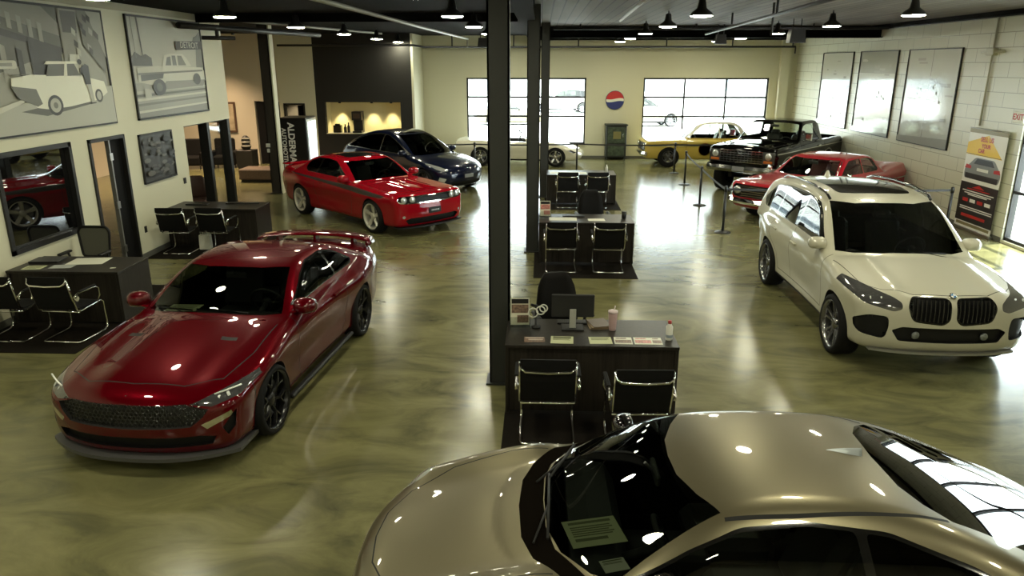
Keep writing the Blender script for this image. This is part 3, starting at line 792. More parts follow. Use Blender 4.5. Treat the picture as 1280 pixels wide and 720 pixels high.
def white_suv(root):
    sp = dict(
        low=[(2.08, .29), (2.28, .335), (2.345, .44), (2.36, .6), (2.355, .78), (2.325, .90), (2.23, .985), (2.0, 1.035), (1.6, 1.095), (1.1, 1.15), (.5, 1.14), (-.5, 1.14), (-1.5, 1.16), (-2.2, 1.17),
             (-2.43, 1.12), (-2.53, .95), (-2.56, .75), (-2.52, .45), (-2.4, .3), (-1.8, .25), (0, .235), (1.6, .24)],
        plan=[(2.4, .88), (2.2, .95), (1.8, .99), (1.49, 1.0), (.7, .972), (0, .968), (-.7, .975), (-1.49, 1.0), (-2.1, .97), (-2.4, .90), (-2.56, .84)],
        sect=[(.22, .10), (.32, .05), (.45, .04), (.6, .032), (.74, .02), (.86, .0), (.96, .004), (1.04, .025), (1.12, .07), (1.2, .12)],
        top=[(1.28, 1.05, 1), (1.04, 1.175), (.7, 1.405), (.38, 1.605), (.12, 1.71), (-.4, 1.785), (-1.0, 1.78), (-1.7, 1.735), (-2.15, 1.675), (-2.28, 1.60), (-2.45, 1.2), (-2.48, 1.05, 1)],
        gw=[(1.05, .92), (1.15, .90), (1.3, .86), (1.5, .795), (1.65, .745), (1.8, .69)], gplan=[(-2.5, .1), (-1.9, .02), (-.5, 0), (.4, .02), (1.1, .05)],
        bumps=[(1.49, .78, .45, .25, .02), (-1.49, .85, .5, .25, .025), (0, .5, .9, .14, -.02)],
        hood=lambda x, a: .018*np.exp(-((a-.55)/.10)**2)*sstep(.9, 1.3, x)*(1-sstep(2.1, 2.3, x)),
        bowf=.26, bowr=.2, bowp=2.8, crown=.06, rl=.11, rg=.10, ru=.05, gbow=(.2, .12), gcrown=.05, crownz=(.75, 1.0))
    B = Body(car_form(sp), (-2.65, 0, .18), (2.45, 1.1, 1.87), .029)
    arches(B, (1.4875, -1.4875), .415, .38, .6)
    fr = lambda c, n: n[0] > .05 and c[0] > 1.6
    B.cut(roundpoly([(.025, .965), (.43, .975), (.485, .875), (.43, .705), (.10, .67), (.03, .73)], .07, 4), 'front', 'grille_frame', fr)
    B.cut(roundpoly([(.04, .952), (.42, .962), (.468, .875), (.42, .72), (.105, .685), (.045, .745)], .06, 4), 'front', 'grille', fr)
    B.cut(roundpoly([(-.02, .635), (.52, .64), (.62, .59), (.54, .47), (-.02, .46)], .02), 'front', 'intake', fr)
    B.cut(roundpoly([(.665, .745), (.86, .745), (.95, .68), (.93, .51), (.68, .475), (.65, .62)], .05), 'front', 'side_intake', lambda c, n: n[0] > .02 and c[0] > 1.5)
    hl = lambda c, n: c[0] > 1.5 and n[0] > -.1
    B.cut(roundpoly([(.535, .835), (.535, .905), (.62, .955), (.92, 1.03), (1.0, 1.02), (1.0, .95), (.90, .865), (.62, .805)], .03), 'front', 'headlight', hl)
    up = lambda c, n: n[2] > .1 and c[2] > 1.1
    B.cut([(1.06, -.02), (1.045, .3), (.97, .60), (.85, .80), (.10, .675), (.235, .38), (.255, -.02)], 'top', 'windshield', lambda c, n: n[2] > .1 and n[0] > .05 and c[2] > 1.1)
    B.cut(roundpoly([(-.03, -.2), (-.06, .30), (-.11, .47), (-.2, .50), (-1.35, .50), (-1.42, .46), (-1.42, -.2)], .04), 'top', 'sunroof', lambda c, n: n[2] > .6)
    side = lambda c, n: n[1] > .2 and c[2] > 1.08
    B.cut(roundpoly([(.74, 1.185), (.26, 1.53), (.03, 1.635), (-.5, 1.675), (-1.3, 1.65), (-1.85, 1.58), (-2.12, 1.35), (-2.02, 1.215), (-1.2, 1.19)], .05), 'side', 'window_trim', side)
    B.cut(roundpoly([(.68, 1.20), (.24, 1.51), (.02, 1.61), (-.38, 1.65), (-.42, 1.20)], .03), 'side', 'w1', side)
    B.cut(roundpoly([(-.47, 1.20), (-.43, 1.65), (-1.2, 1.63), (-1.32, 1.60), (-1.38, 1.215)], .03), 'side', 'w2', side)
    B.cut(roundpoly([(-1.43, 1.22), (-1.37, 1.595), (-1.82, 1.555), (-2.06, 1.33), (-1.98, 1.235)], .03), 'side', 'w3', side)
    sd = lambda c, n: n[1] > .3 and c[1] > .6
    B.cut([(-1.1, .22), (1.1, .22), (1.1, .335), (-1.1, .335)], 'side', 'cladding', lambda c, n: n[1] > -.2 and c[1] > .6)
    B.line([(.92, 1.12), (.95, .8), (.92, .42)], 'side', filt=sd); B.line([(-.44, 1.17), (-.47, .8), (-.42, .42)], 'side', filt=sd); B.line([(-1.42, 1.19), (-1.36, .9), (-1.05, .65), (-.98, .42), (.92, .42)], 'side', filt=sd)
    B.line([(2.235, -.01), (2.2, .4), (2.05, .68), (1.85, .84), (1.1, .90)], 'top', w=.009, filt=lambda c, n: n[2] > .3)
    pm = paint('pearl_white_paint', (.48, .465, .37, 1), .0, .35, .3)
    finish(B, root, pm, ['window_trim', 'cladding', 'grille_frame'], [GLOSSB(), DARKM(), GLOSSB()],
           centre=[('windshield', 'windshield', SUVGLASS()), ('sunroof', 'sunroof', GLOSSB())],
           sides=[('w1', 'side_window', CARGLASS()), ('w2', 'side_window', CARGLASS()), ('w3', 'side_window', DARKGLASS()), ('headlight', 'headlight', LAMPD())],
           rec=[('grille', 'grille', DARKM(), (-.05, 0, 0), False), ('intake', 'lower_intake', DARKM(), (-.04, 0, 0), True), ('side_intake', 'side_intake', DARKM(), (-.03, -.01, 0), False)])
    for sg in (1, -1):
        g = MB()
        for k in range(9):
            y = .065+k*.046; z0 = .705 if y > .1 else .735; z1 = .952
            if y > .42: z0 = .77; z1 = .93
            xx = lambda z: 2.352-.26*(y/1.0)**2.8-max(0, z-.80)*.24
            g.add([(xx(z)-d, sg*y+w, z) for z in (z0, (z0+z1)/2, z1) for d, w in ((.0, .004), (.0, -.004), (.04, -.006), (.04, .006))],
                  [(i*4+k2, i*4+(k2+1) % 4, (i+1)*4+(k2+1) % 4, (i+1)*4+k2) for i in range(2) for k2 in range(4)], False)
        g.build('grille_slats', mat('slat_grey', (.10, .10, .10, 1), .2, .8), root)
        b = MB()           # bright double signature in the headlight
        for yy, zz in ((.63, .885), (.78, .925)):
            xx = 2.31-.26*yy**2.8
            pts = [(xx-.01-dx, sg*(yy+dy), zz+dz) for dx, dy, dz in ((0, -.05, .02), (0, -.055, -.022), (.01, -.02, -.035), (.03, .05, -.02), (.04, .055, .012))]
            b.tube(pts, .009, 6)
        b.build('running_light', mat('running_light_white', (.8, .82, .8, 1), .2), root)
        r = MB(); r.tube([(.10, sg*.665, 1.69), (-.02, sg*.675, 1.745), (-.5, sg*.685, 1.785), (-1.2, sg*.685, 1.78), (-1.8, sg*.67, 1.735), (-2.0, sg*.66, 1.685)], .018, 8)
        r.build('roof_rail', GLOSSB(), root)
        mirror_cap(root, .72, sg*.87, 1.21, sg, pm, .95)
    handles(root, [(-.25, .98), (-1.2, 1.0)], pm, .985, .22)
    b = MB(); b.lathe([(.041, 0), (.041, .008), (.036, .012), (0, .014)], (0, 0, 0), 24, 'z')
    bo = b.build('round_badge', CHROME(), root); bo.location = (2.255, 0, .985); bo.rotation_euler = (0, .75, 0)
    bi = MB(); bb = mat('badge_blue', (.05, .2, .5, 1), .3); bw = mat('badge_white', (.8, .8, .8, 1), .3)
    for q in range(4):
        bi.mi = q % 2; a0 = q*PI/2
        bi.add([(0, 0, .016)]+[(.027*math.cos(a0+PI/2*k/6), .027*math.sin(a0+PI/2*k/6), .016) for k in range(7)], [tuple(range(8))], False)
    bi.build('badge_quarters', [bb, bw], bo, fix=False)
    f = MB(); f.lathe([(.05, 0), (.045, .02), (.02, .09), (0, .1)], (-1.95, 0, 1.70), 12, 'z'); f.build('antenna_fin', pm, root)
    slab_lip(root, 'front_lip', mat('lip_silver', (.4, .4, .38, 1), .35, .8), 2.345, .26, 1.0, .80, .315, .34, .25, p=2.8)
    for y, m in ((-.37, .06), (.37, .05)):
        s = MB(); s.lathe([(.045, 0), (.04, .012), (0, .016)], (2.33, y, .545), 16, 'x'); s.build('parking_sensor', mat('sensor_grey', (.2, .22, .22, 1), .3, .4), root)
    wheels(root, (1.4875, -1.4875), .865, .375, width=.28, rim=.29, style='twin', n=5, rimmat=mat('rim_bicolour_grey', (.22, .22, .22, 1), .25, .9))
    cabin(root, .8, -2.2, .78, .46, 1.14, .68, wheel_side=1, rvm=(.33, 1.5))
    wiper(root, (1.02, .5, 1.165), (1.01, -.1, 1.18)); wiper(root, (1.02, -.12, 1.16), (.90, -.68, 1.165))

def red_coupe(root):
    sp = dict(
        low=[(2.2, .2), (2.36, .23), (2.43, .38), (2.44, .6), (2.43, .72), (2.415, .82), (2.35, .90), (2.2, .925), (1.6, .96), (1.0, 1.0), (.7, 1.01), (-.3, 1.0), (-1.2, 1.04), (-1.8, 1.085), (-2.3, 1.10), (-2.5, 1.085),
             (-2.55, 1.0), (-2.57, .8), (-2.53, .5), (-2.4, .3), (-1.9, .22), (0, .19), (1.8, .19)],
        plan=[(2.46, .86), (2.2, .925), (1.8, .95), (1.47, .96), (.7, .925), (0, .92), (-.6, .935), (-1.47, .965), (-2.1, .94), (-2.57, .84)],
        sect=[(.18, .08), (.3, .04), (.45, .03), (.6, .02), (.74, .0), (.84, .004), (.92, .03), (1.0, .07), (1.1, .13)],
        top=[(1.05, .92, 1), (.78, 1.015), (.45, 1.2), (.15, 1.345), (-.1, 1.415), (-.5, 1.45), (-1.0, 1.43), (-1.3, 1.36), (-1.65, 1.21), (-1.95, 1.09), (-2.05, 1.0, 1)],
        gw=[(.95, .87), (1.05, .83), (1.15, .785), (1.3, .70), (1.42, .635)], gplan=[(-2.1, .10), (-1.5, .03), (-.5, 0), (.3, .02), (.8, .05)],
        bumps=[(1.47, .72, .42, .2, .015), (-1.47, .85, .5, .22, .03), (0, .5, .9, .14, -.015)],
        hood=lambda x, a: .02*np.exp(-((a-.2)/.12)**2)*sstep(.9, 1.2, x)*(1-sstep(1.9, 2.2, x)),
        bowf=.20, bowr=.14, bowp=3, crown=.06, rl=.09, rg=.10, ru=.05, gbow=(.22, .18))
    B = Body(car_form(sp), (-2.65, 0, .14), (2.55, 1.05, 1.52), .032)
    arches(B, (1.473, -1.473), .39, .355, .55)
    fr = lambda c, n: n[0] > .05 and c[0] > 1.6
    B.cut(roundpoly([(-.02, .852), (.79, .847), (.865, .79), (.81, .715), (.70, .70), (-.02, .685)], .03), 'front', 'grille_frame', fr)
    B.cut(roundpoly([(-.02, .83), (.775, .825), (.83, .79), (.79, .735), (.70, .725), (-.02, .71)], .03), 'front', 'grille', fr)
    B.cut([(-.02, .40), (.60, .40), (.70, .36), (.62, .27), (-.02, .26)], 'front', 'intake', fr)
    B.cut(circle(.735, .43, .03, 14), 'front', 'fog_lamp', fr)
    up = lambda c, n: n[2] > .1 and c[2] > .96
    B.cut([(.79, -.02), (.775, .3), (.70, .58), (.60, .715), (.0, .575), (.09, .3), (.11, -.02)], 'top', 'windshield', lambda c, n: n[2] > .1 and n[0] > .05 and c[2] > .96)
    B.cut([(-1.05, -.02), (-1.08, .42), (-1.14, .54), (-1.75, .58), (-1.82, .5), (-1.86, -.02)], 'top', 'rear_window', up)
    B.cut(roundpoly([(-.12, -.2), (-.14, .36), (-.2, .40), (-.75, .40), (-.80, .36), (-.80, -.2)], .03), 'top', 'sunroof', lambda c, n: n[2] > .6)
    side = lambda c, n: n[1] > .2 and c[2] > .92
    B.cut(roundpoly([(.50, 1.03), (.02, 1.27), (-.2, 1.355), (-.55, 1.385), (-.95, 1.37), (-1.22, 1.28), (-1.30, 1.13), (-1.2, 1.055)], .05), 'side', 'window_trim', side)
    B.cut(roundpoly([(.45, 1.04), (.02, 1.255), (-.2, 1.338), (-.55, 1.365), (-.70, 1.36), (-.78, 1.05)], .03), 'side', 'door_window', side)
    B.cut(roundpoly([(-.83, 1.055), (-.75, 1.36), (-.94, 1.35), (-1.19, 1.27), (-1.27, 1.13), (-1.2, 1.075)], .03), 'side', 'quarter_window', side)
    sd = lambda c, n: n[1] > .2 and c[1] > .55
    B.cut([(-1.9, .99), (-1.2, .965), (-.4, .93), (.6, .92), (1.3, .89), (1.95, .84), (1.85, .79), (1.1, .79), (.2, .84), (-.6, .88), (-1.3, .93), (-1.9, .975)], 'side', 'stripe', sd, only=('body',))
    B.line([(.66, .98), (.68, .7), (.62, .3), (.5, .25)], 'side', filt=sd); B.line([(-.80, 1.02), (-.84, .7), (-.7, .35), (-.6, .25), (.5, .25)], 'side', filt=sd)
    B.line([(2.35, -.01), (2.3, .5), (2.15, .76), (1.5, .80), (.8, .80)], 'top', w=.01, filt=lambda c, n: n[2] > .3)
    pm = paint('bright_red_paint', (.29, .003, .010, 1), .0, .4, .0)
    finish(B, root, pm, ['window_trim', 'stripe', 'grille_frame'], [GLOSSB(), mat('stripe_graphite', (.035, .03, .026, 1), .35), CHROME()],
           centre=[('windshield', 'windshield', CARGLASS()), ('rear_window', 'rear_window', DARKGLASS()), ('sunroof', 'sunroof', GLOSSB())],
           sides=[('door_window', 'side_window', CARGLASS()), ('quarter_window', 'side_window', DARKGLASS()), ('fog_lamp', 'fog_lamp', LAMP())],
           rec=[('grille', 'grille', DARKM(), (-.05, 0, 0), True), ('intake', 'lower_intake', DARKM(), (-.05, 0, 0), True)])
    for sg in (1, -1):
        for y in (.52, .705):
            xx = 2.425-.20*(y/.965)**3-.02
            h = MB(); h.lathe([(.068, -.04), (.07, 0), (.06, .008), (.0, .018)], (xx, sg*y, .775), 20, 'x'); h.build('headlight', LAMP(), root)
        mirror_cap(root, .52, sg*.85, 1.05, sg, pm)
    handles(root, [(-.55, .87)], pm, .93)
    plate(root, 2.45, .52, .32, .12, DARKM())
    pb = MB()
    for k in range(7): pb.box(2.4565, 2.459, -.10+k*.03, -.08+k*.03, .505, .535)
    pb.build('plate_lettering', mat('plate_white', (.6, .6, .6, 1), .4), root)
    sp_ = MB(); sp_.box(-2.5, -2.33, -.8, .8, 1.09, 1.125, .015); sp_.build('rear_spoiler', pm, root)
    wheels(root, (1.473, -1.473), .845, .36, width=.25, rim=.27, style='five', n=5, rimmat=mat('rim_bright_silver', (.62, .60, .52, 1), .3, .35))
    cabin(root, .5, -1.6, .74, .3, 1.0, .45, rvm=(.1, 1.27))
    slab_lip(root, 'front_splitter', DARKM(), 2.44, .2, .96, .85, .19, .215, .2, p=3)

def blue_sedan(root):
    sp = dict(
        low=[(2.05, .2), (2.22, .24), (2.29, .38), (2.30, .55), (2.25, .70), (2.13, .79), (1.9, .87), (1.5, .95), (1.1, 1.0), (.9, 1.02), (0, 1.0), (-1.2, 1.05), (-1.9, 1.12), (-2.25, 1.14), (-2.38, 1.08), (-2.42, .9),
             (-2.4, .5), (-2.25, .3), (-1.8, .2), (0, .18), (1.7, .18)],
        plan=[(2.32, .78), (2.1, .88), (1.8, .94), (1.445, .96), (.7, .935), (0, .93), (-.6, .935), (-1.445, .965), (-2.1, .93), (-2.42, .84)],
        sect=[(.18, .09), (.3, .04), (.45, .03), (.6, .02), (.75, .0), (.86, .01), (.95, .04), (1.05, .09), (1.15, .15)],
        top=[(1.4, .9, 1), (1.15, 1.01), (.65, 1.29), (.2, 1.49), (-.2, 1.59), (-.65, 1.615), (-1.15, 1.56), (-1.7, 1.40), (-2.15, 1.2), (-2.3, 1.05, 1)],
        gw=[(.95, .88), (1.05, .84), (1.2, .775), (1.4, .69), (1.5, .64), (1.62, .57)], gplan=[(-2.3, .14), (-1.6, .04), (-.5, 0), (.3, .02), (1.1, .06)],
        bumps=[(1.445, .72, .42, .22, .025), (-1.445, .85, .5, .22, .03), (0, .5, .9, .14, -.015)],
        bowf=.42, bowr=.25, crown=.06, rl=.13, rg=.12, ru=.07, gbow=(.28, .2))
    B = Body(car_form(sp), (-2.5, 0, .14), (2.4, 1.06, 1.68), .033)
    arches(B, (1.445, -1.445), .385, .35, .55)
    up = lambda c, n: n[2] > .1 and c[2] > .98
    B.cut([(1.15, -.02), (1.13, .3), (1.03, .58), (.90, .74), (.05, .55), (.14, .3), (.17, -.02)], 'top', 'windshield', up)
    B.cut([(.08, -.02), (.05, .3), (-.03, .50), (-.9, .50), (-.95, -.02)], 'top', 'glass_roof', lambda c, n: n[2] > .6)
    B.cut([(-1.05, -.02), (-1.05, .45), (-1.8, .56), (-2.05, .45), (-2.1, -.02)], 'top', 'rear_window', up)
    side = lambda c, n: n[1] > .2 and c[2] > .96
    B.cut(roundpoly([(.86, 1.015), (.36, 1.28), (.05, 1.41), (-.25, 1.51), (-.65, 1.53), (-1.1, 1.48), (-1.6, 1.32), (-1.95, 1.13), (-1.8, 1.09), (0, 1.02)], .05), 'side', 'chrome_trim', side)
    B.cut(roundpoly([(.77, 1.035), (.34, 1.255), (.05, 1.38), (-.22, 1.475), (-.40, 1.485), (-.44, 1.05)], .03), 'side', 'w1', side)
    B.cut(roundpoly([(-.49, 1.05), (-.45, 1.487), (-.65, 1.495), (-1.08, 1.45), (-1.55, 1.30), (-1.86, 1.13), (-1.78, 1.115)], .03), 'side', 'w2', side)
    fr = lambda c, n: c[0] > 1.3 and n[0] > .0
    B.cut(roundpoly([(.62, .66), (.68, .73), (.90, .86), (.93, .82), (.86, .70), (.74, .64)], .03), 'front', 'headlight', fr)
    B.cut([(-.02, .36), (.5, .36), (.58, .31), (.5, .26), (-.02, .25)], 'front', 'intake', fr)
    B.cut([(.70, .45), (.84, .50), (.86, .40), (.74, .35)], 'front', 'fog_lamp', fr)
    sd = lambda c, n: n[1] > .25 and c[1] > .55
    B.line([(.92, .97), (.96, .7), (.9, .3)], 'side', filt=sd); B.line([(-.46, 1.03), (-.5, .7), (-.45, .3)], 'side', filt=sd); B.line([(-1.5, 1.09), (-1.35, .8), (-1.05, .5), (-1.0, .3), (.9, .3)], 'side', filt=sd)
    B.line([(2.05, -.01), (2.0, .4), (1.85, .68), (1.15, .80)], 'top', w=.01, filt=lambda c, n: n[2] > .3)
    pm = paint('midnight_blue_paint', (.002, .005, .022, 1), .2, .3, .1)
    finish(B, root, pm, ['chrome_trim'], [mat('satin_chrome', (.5, .5, .47, 1), .25, 1)],
           centre=[('windshield', 'windshield', DARKGLASS()), ('rear_window', 'rear_window', DARKGLASS()), ('glass_roof', 'glass_roof', GLOSSB())],
           sides=[('w1', 'side_window', CARGLASS()), ('w2', 'side_window', DARKGLASS()), ('headlight', 'headlight', LAMP()), ('fog_lamp', 'fog_lamp', LAMP())],
           rec=[('intake', 'lower_intake', DARKM(), (-.04, 0, 0), True)])
    for sg in (1, -1): mirror_cap(root, .70, sg*.86, 1.06, sg, pm)
    handles(root, [(-.25, .9), (-1.2, .94)], pm, .945)
    plate(root, 2.31, .50, .34, .1, mat('plate_silver', (.35, .37, .4, 1), .35, .4))
    b = MB(); b.lathe([(.03, 0), (.02, .01), (0, .012)], (2.24, 0, .70), 12, 'x'); b.build('nose_badge', CHROME(), root)
    wheels(root, (1.445, -1.445), .845, .35, width=.25, rim=.26, style='twin', n=5, rimmat=mat('rim_dark_grey', (.12, .12, .12, 1), .3, .8))
    cabin(root, .85, -1.9, .76, .34, 1.02, .72, rvm=(.4, 1.32))
def bumper_bar(parent, m, x, z, W, h=.16, d=.10, name='bumper', sgn=1, bow=.12):
    mb = MB(); n = 12; vs = []
    for k in range(-n, n+1):
        y = W*k/n; xx = x-bow*abs(k/n)**4
        vs += [(sgn*(xx), y, z-h/2), (sgn*(xx+d*.6), y, z-h*.42), (sgn*(xx+d), y, z-h*.05), (sgn*(xx+d*.7), y, z+h*.4), (sgn*xx, y, z+h/2)]
    mb.add(vs, [(i*5+k, i*5+(k+1) % 5, (i+1)*5+(k+1) % 5, (i+1)*5+k) for i in range(2*n) for k in range(5)]+[tuple(range(5)), tuple(range(len(vs)-5, len(vs)))], False)
    return mb.build(name, m, parent)
def black_pickup(root):
    sp = dict(
        low=[(2.18, .62, 1), (2.24, .70), (2.25, 1.0), (2.24, 1.24), (2.18, 1.31), (1.9, 1.335), (1.2, 1.365), (.75, 1.375), (0, 1.37), (-1.15, 1.37, 1), (-1.2, 1.36), (-2.70, 1.36, 1), (-2.74, 1.2), (-2.74, .78), (-2.66, .64, 1), (-1, .60), (1, .60)],
        plan=[(2.28, .96), (2.0, .985), (1.5, .99), (0, .985), (-1.6, .99), (-2.74, .975)],
        sect=[(.6, .07), (.72, .03), (.9, .012), (1.05, 0), (1.15, .0), (1.22, .015), (1.30, .04), (1.38, .08)], ssig=.015, lsig=.012,
        top=[(.95, 1.3, 1), (.72, 1.40), (.40, 1.66), (.18, 1.84), (.05, 1.895), (-.5, 1.915), (-.95, 1.90), (-1.08, 1.84), (-1.15, 1.5), (-1.17, 1.3, 1)],
        gw=[(1.3, .93), (1.4, .90), (1.6, .83), (1.8, .765), (1.95, .72)], bumps=[(1.5, 1.0, .5, .2, .01)],
        hood=lambda x, a: .03*np.exp(-(a/.62)**8)*sstep(.7, .9, x), bowf=.05, bowr=.02, bowp=4, crown=.03, rl=.055, rg=.09, ru=.03, gbow=(.10, .04), gcrown=.03, crownz=(1.0, 1.2))
    B = Body(car_form(sp), (-2.85, 0, .52), (2.4, 1.06, 1.98), .034)
    arches(B, (1.45, -1.52), .50, .52, .6)
    for x in (1.45, -1.52):
        pts = [(x+.53*math.cos(a), .52+.53*math.sin(a)) for a in [PI*k/20 for k in range(21)]]
        B.line(pts, 'side', 'arch_trim', .04, lambda c, n: n[1] > .2 and c[1] > .6)
    fr = lambda c, n: n[0] > .3 and c[0] > 1.9
    B.cut([(-.02, .90), (.60, .90), (.60, 1.215), (-.02, 1.215)], 'front', 'grille', fr)
    B.cut([(.61, .90), (.92, .90), (.92, 1.215), (.61, 1.215)], 'front', 'lamp_panel', fr)
    B.cut(roundpoly([(-.02, 1.43), (.82, 1.43), (.68, 1.82), (.4, 1.845), (-.02, 1.85)], .04), 'front', 'windshield', lambda c, n: n[0] > .2 and c[2] > 1.38)
    B.cut(roundpoly([(-.02, 1.48), (.62, 1.48), (.58, 1.80), (-.02, 1.82)], .04), 'front', 'rear_window', lambda c, n: n[0] < -.4 and c[2] > 1.4)
    side = lambda c, n: n[1] > .3 and c[2] > 1.36
    B.cut(roundpoly([(.50, 1.425), (.12, 1.775), (-.10, 1.82), (-.80, 1.82), (-.86, 1.43)], .04), 'side', 'door_window', side)
    B.cut([(-1.28, -.1), (-1.28, .80), (-2.66, .80), (-2.66, -.1)], 'top', 'bed', lambda c, n: n[2] > .5 and c[2] > 1.2)
    sd = lambda c, n: n[1] > .3 and c[1] > .6
    B.line([(.62, 1.36), (.66, 1.1), (.64, .66)], 'side', filt=sd); B.line([(-.92, 1.37), (-.94, .66)], 'side', filt=sd); B.line([(-1.19, 1.33), (-1.19, .62)], 'side', w=.015, filt=sd)
    B.line([(2.17, -.01), (2.15, .72), (.80, .80)], 'top', w=.012, filt=lambda c, n: n[2] > .3)
    B.line([(2.15, 1.17), (-2.7, 1.17)], 'side', 'moulding', .02, sd)
    pm = paint('black_truck_paint', (.002, .002, .002, 1), .0, .4, .0)
    finish(B, root, pm, ['arch_trim', 'moulding'], [CHROME(), CHROME()],
           centre=[('windshield', 'windshield', CLEARGLASS()), ('rear_window', 'rear_window', CLEARGLASS())],
           sides=[('door_window', 'side_window', CLEARGLASS()), ('lamp_panel', 'lamp_panel', mat('lamp_panel_grey', (.08, .08, .08, 1), .3, .5))],
           rec=[('grille', 'grille', DARKM(), (-.04, 0, 0), True), ('bed', 'cargo_bed', pm, (0, 0, -.5), True)])
    g = MB()
    for k in range(6):
        z = .905+k*.061; g.box(2.22, 2.262, -.60, .60, z-.007, z+.007)
    for k in range(-6, 7): g.box(2.215, 2.255, k*.1-.005, k*.1+.005, .90, 1.215)
    g.build('grille_bars', CHROME(), root)
    for sg in (1, -1):
        h = MB(); h.lathe([(.09, 0), (.09, .02), (.0, .03)], (2.235, sg*.755, 1.10), 20, 'x'); h.build('headlight', LAMP(), root)
        t = MB(); t.box(2.235, 2.265, sg*.755-.12, sg*.755+.12, .925, .99, .008); t.build('turn_signal', mat('amber_lens', (.45, .13, .03, 1), .2), root)
        m = MB(); m.box(.50, .56, sg*1.12-.09, sg*1.12+.09, 1.42, 1.62, .02); m.tube([(.5, sg*.95, 1.40), (.53, sg*1.1, 1.45)], .012); m.tube([(.5, sg*.93, 1.62), (.53, sg*1.08, 1.58)], .012)
        m.build('side_mirror', CHROME(), root)
    bumper_bar(root, mat('bumper_dark_chrome', (.30, .30, .29, 1), .15, 1), 2.27, .73, 1.0, .2, .10); bumper_bar(root, CHROME(), 2.76, .72, .98, .18, .09, 'bumper', -1)
    plate(root, 2.39, .74, .34, .12, mat('plate_silver', (.35, .37, .4, 1), .35, .4))
    f = MB(); f.box(-2.5, 2.1, -.40, -.30, .48, .60); f.box(-2.5, 2.1, .30, .40, .48, .60)
    for x in (1.45, -1.52): f.tube([(x, -.8, .42), (x, .8, .42)], .05, 10)
    f.build('chassis_frame', DARKM(), root)
    wheels(root, (1.45, -1.52), .83, .42, width=.30, rim=.21, style='dish', n=5, rimmat=mat('rim_truck_black', (.05, .05, .05, 1), .3, .8))
    cabin(root, .55, -1.1, .80, .62, 1.36, .50, rear=False, rvm=(.2, 1.76))
    handles(root, [(-.75, 1.2)], CHROME(), .99)

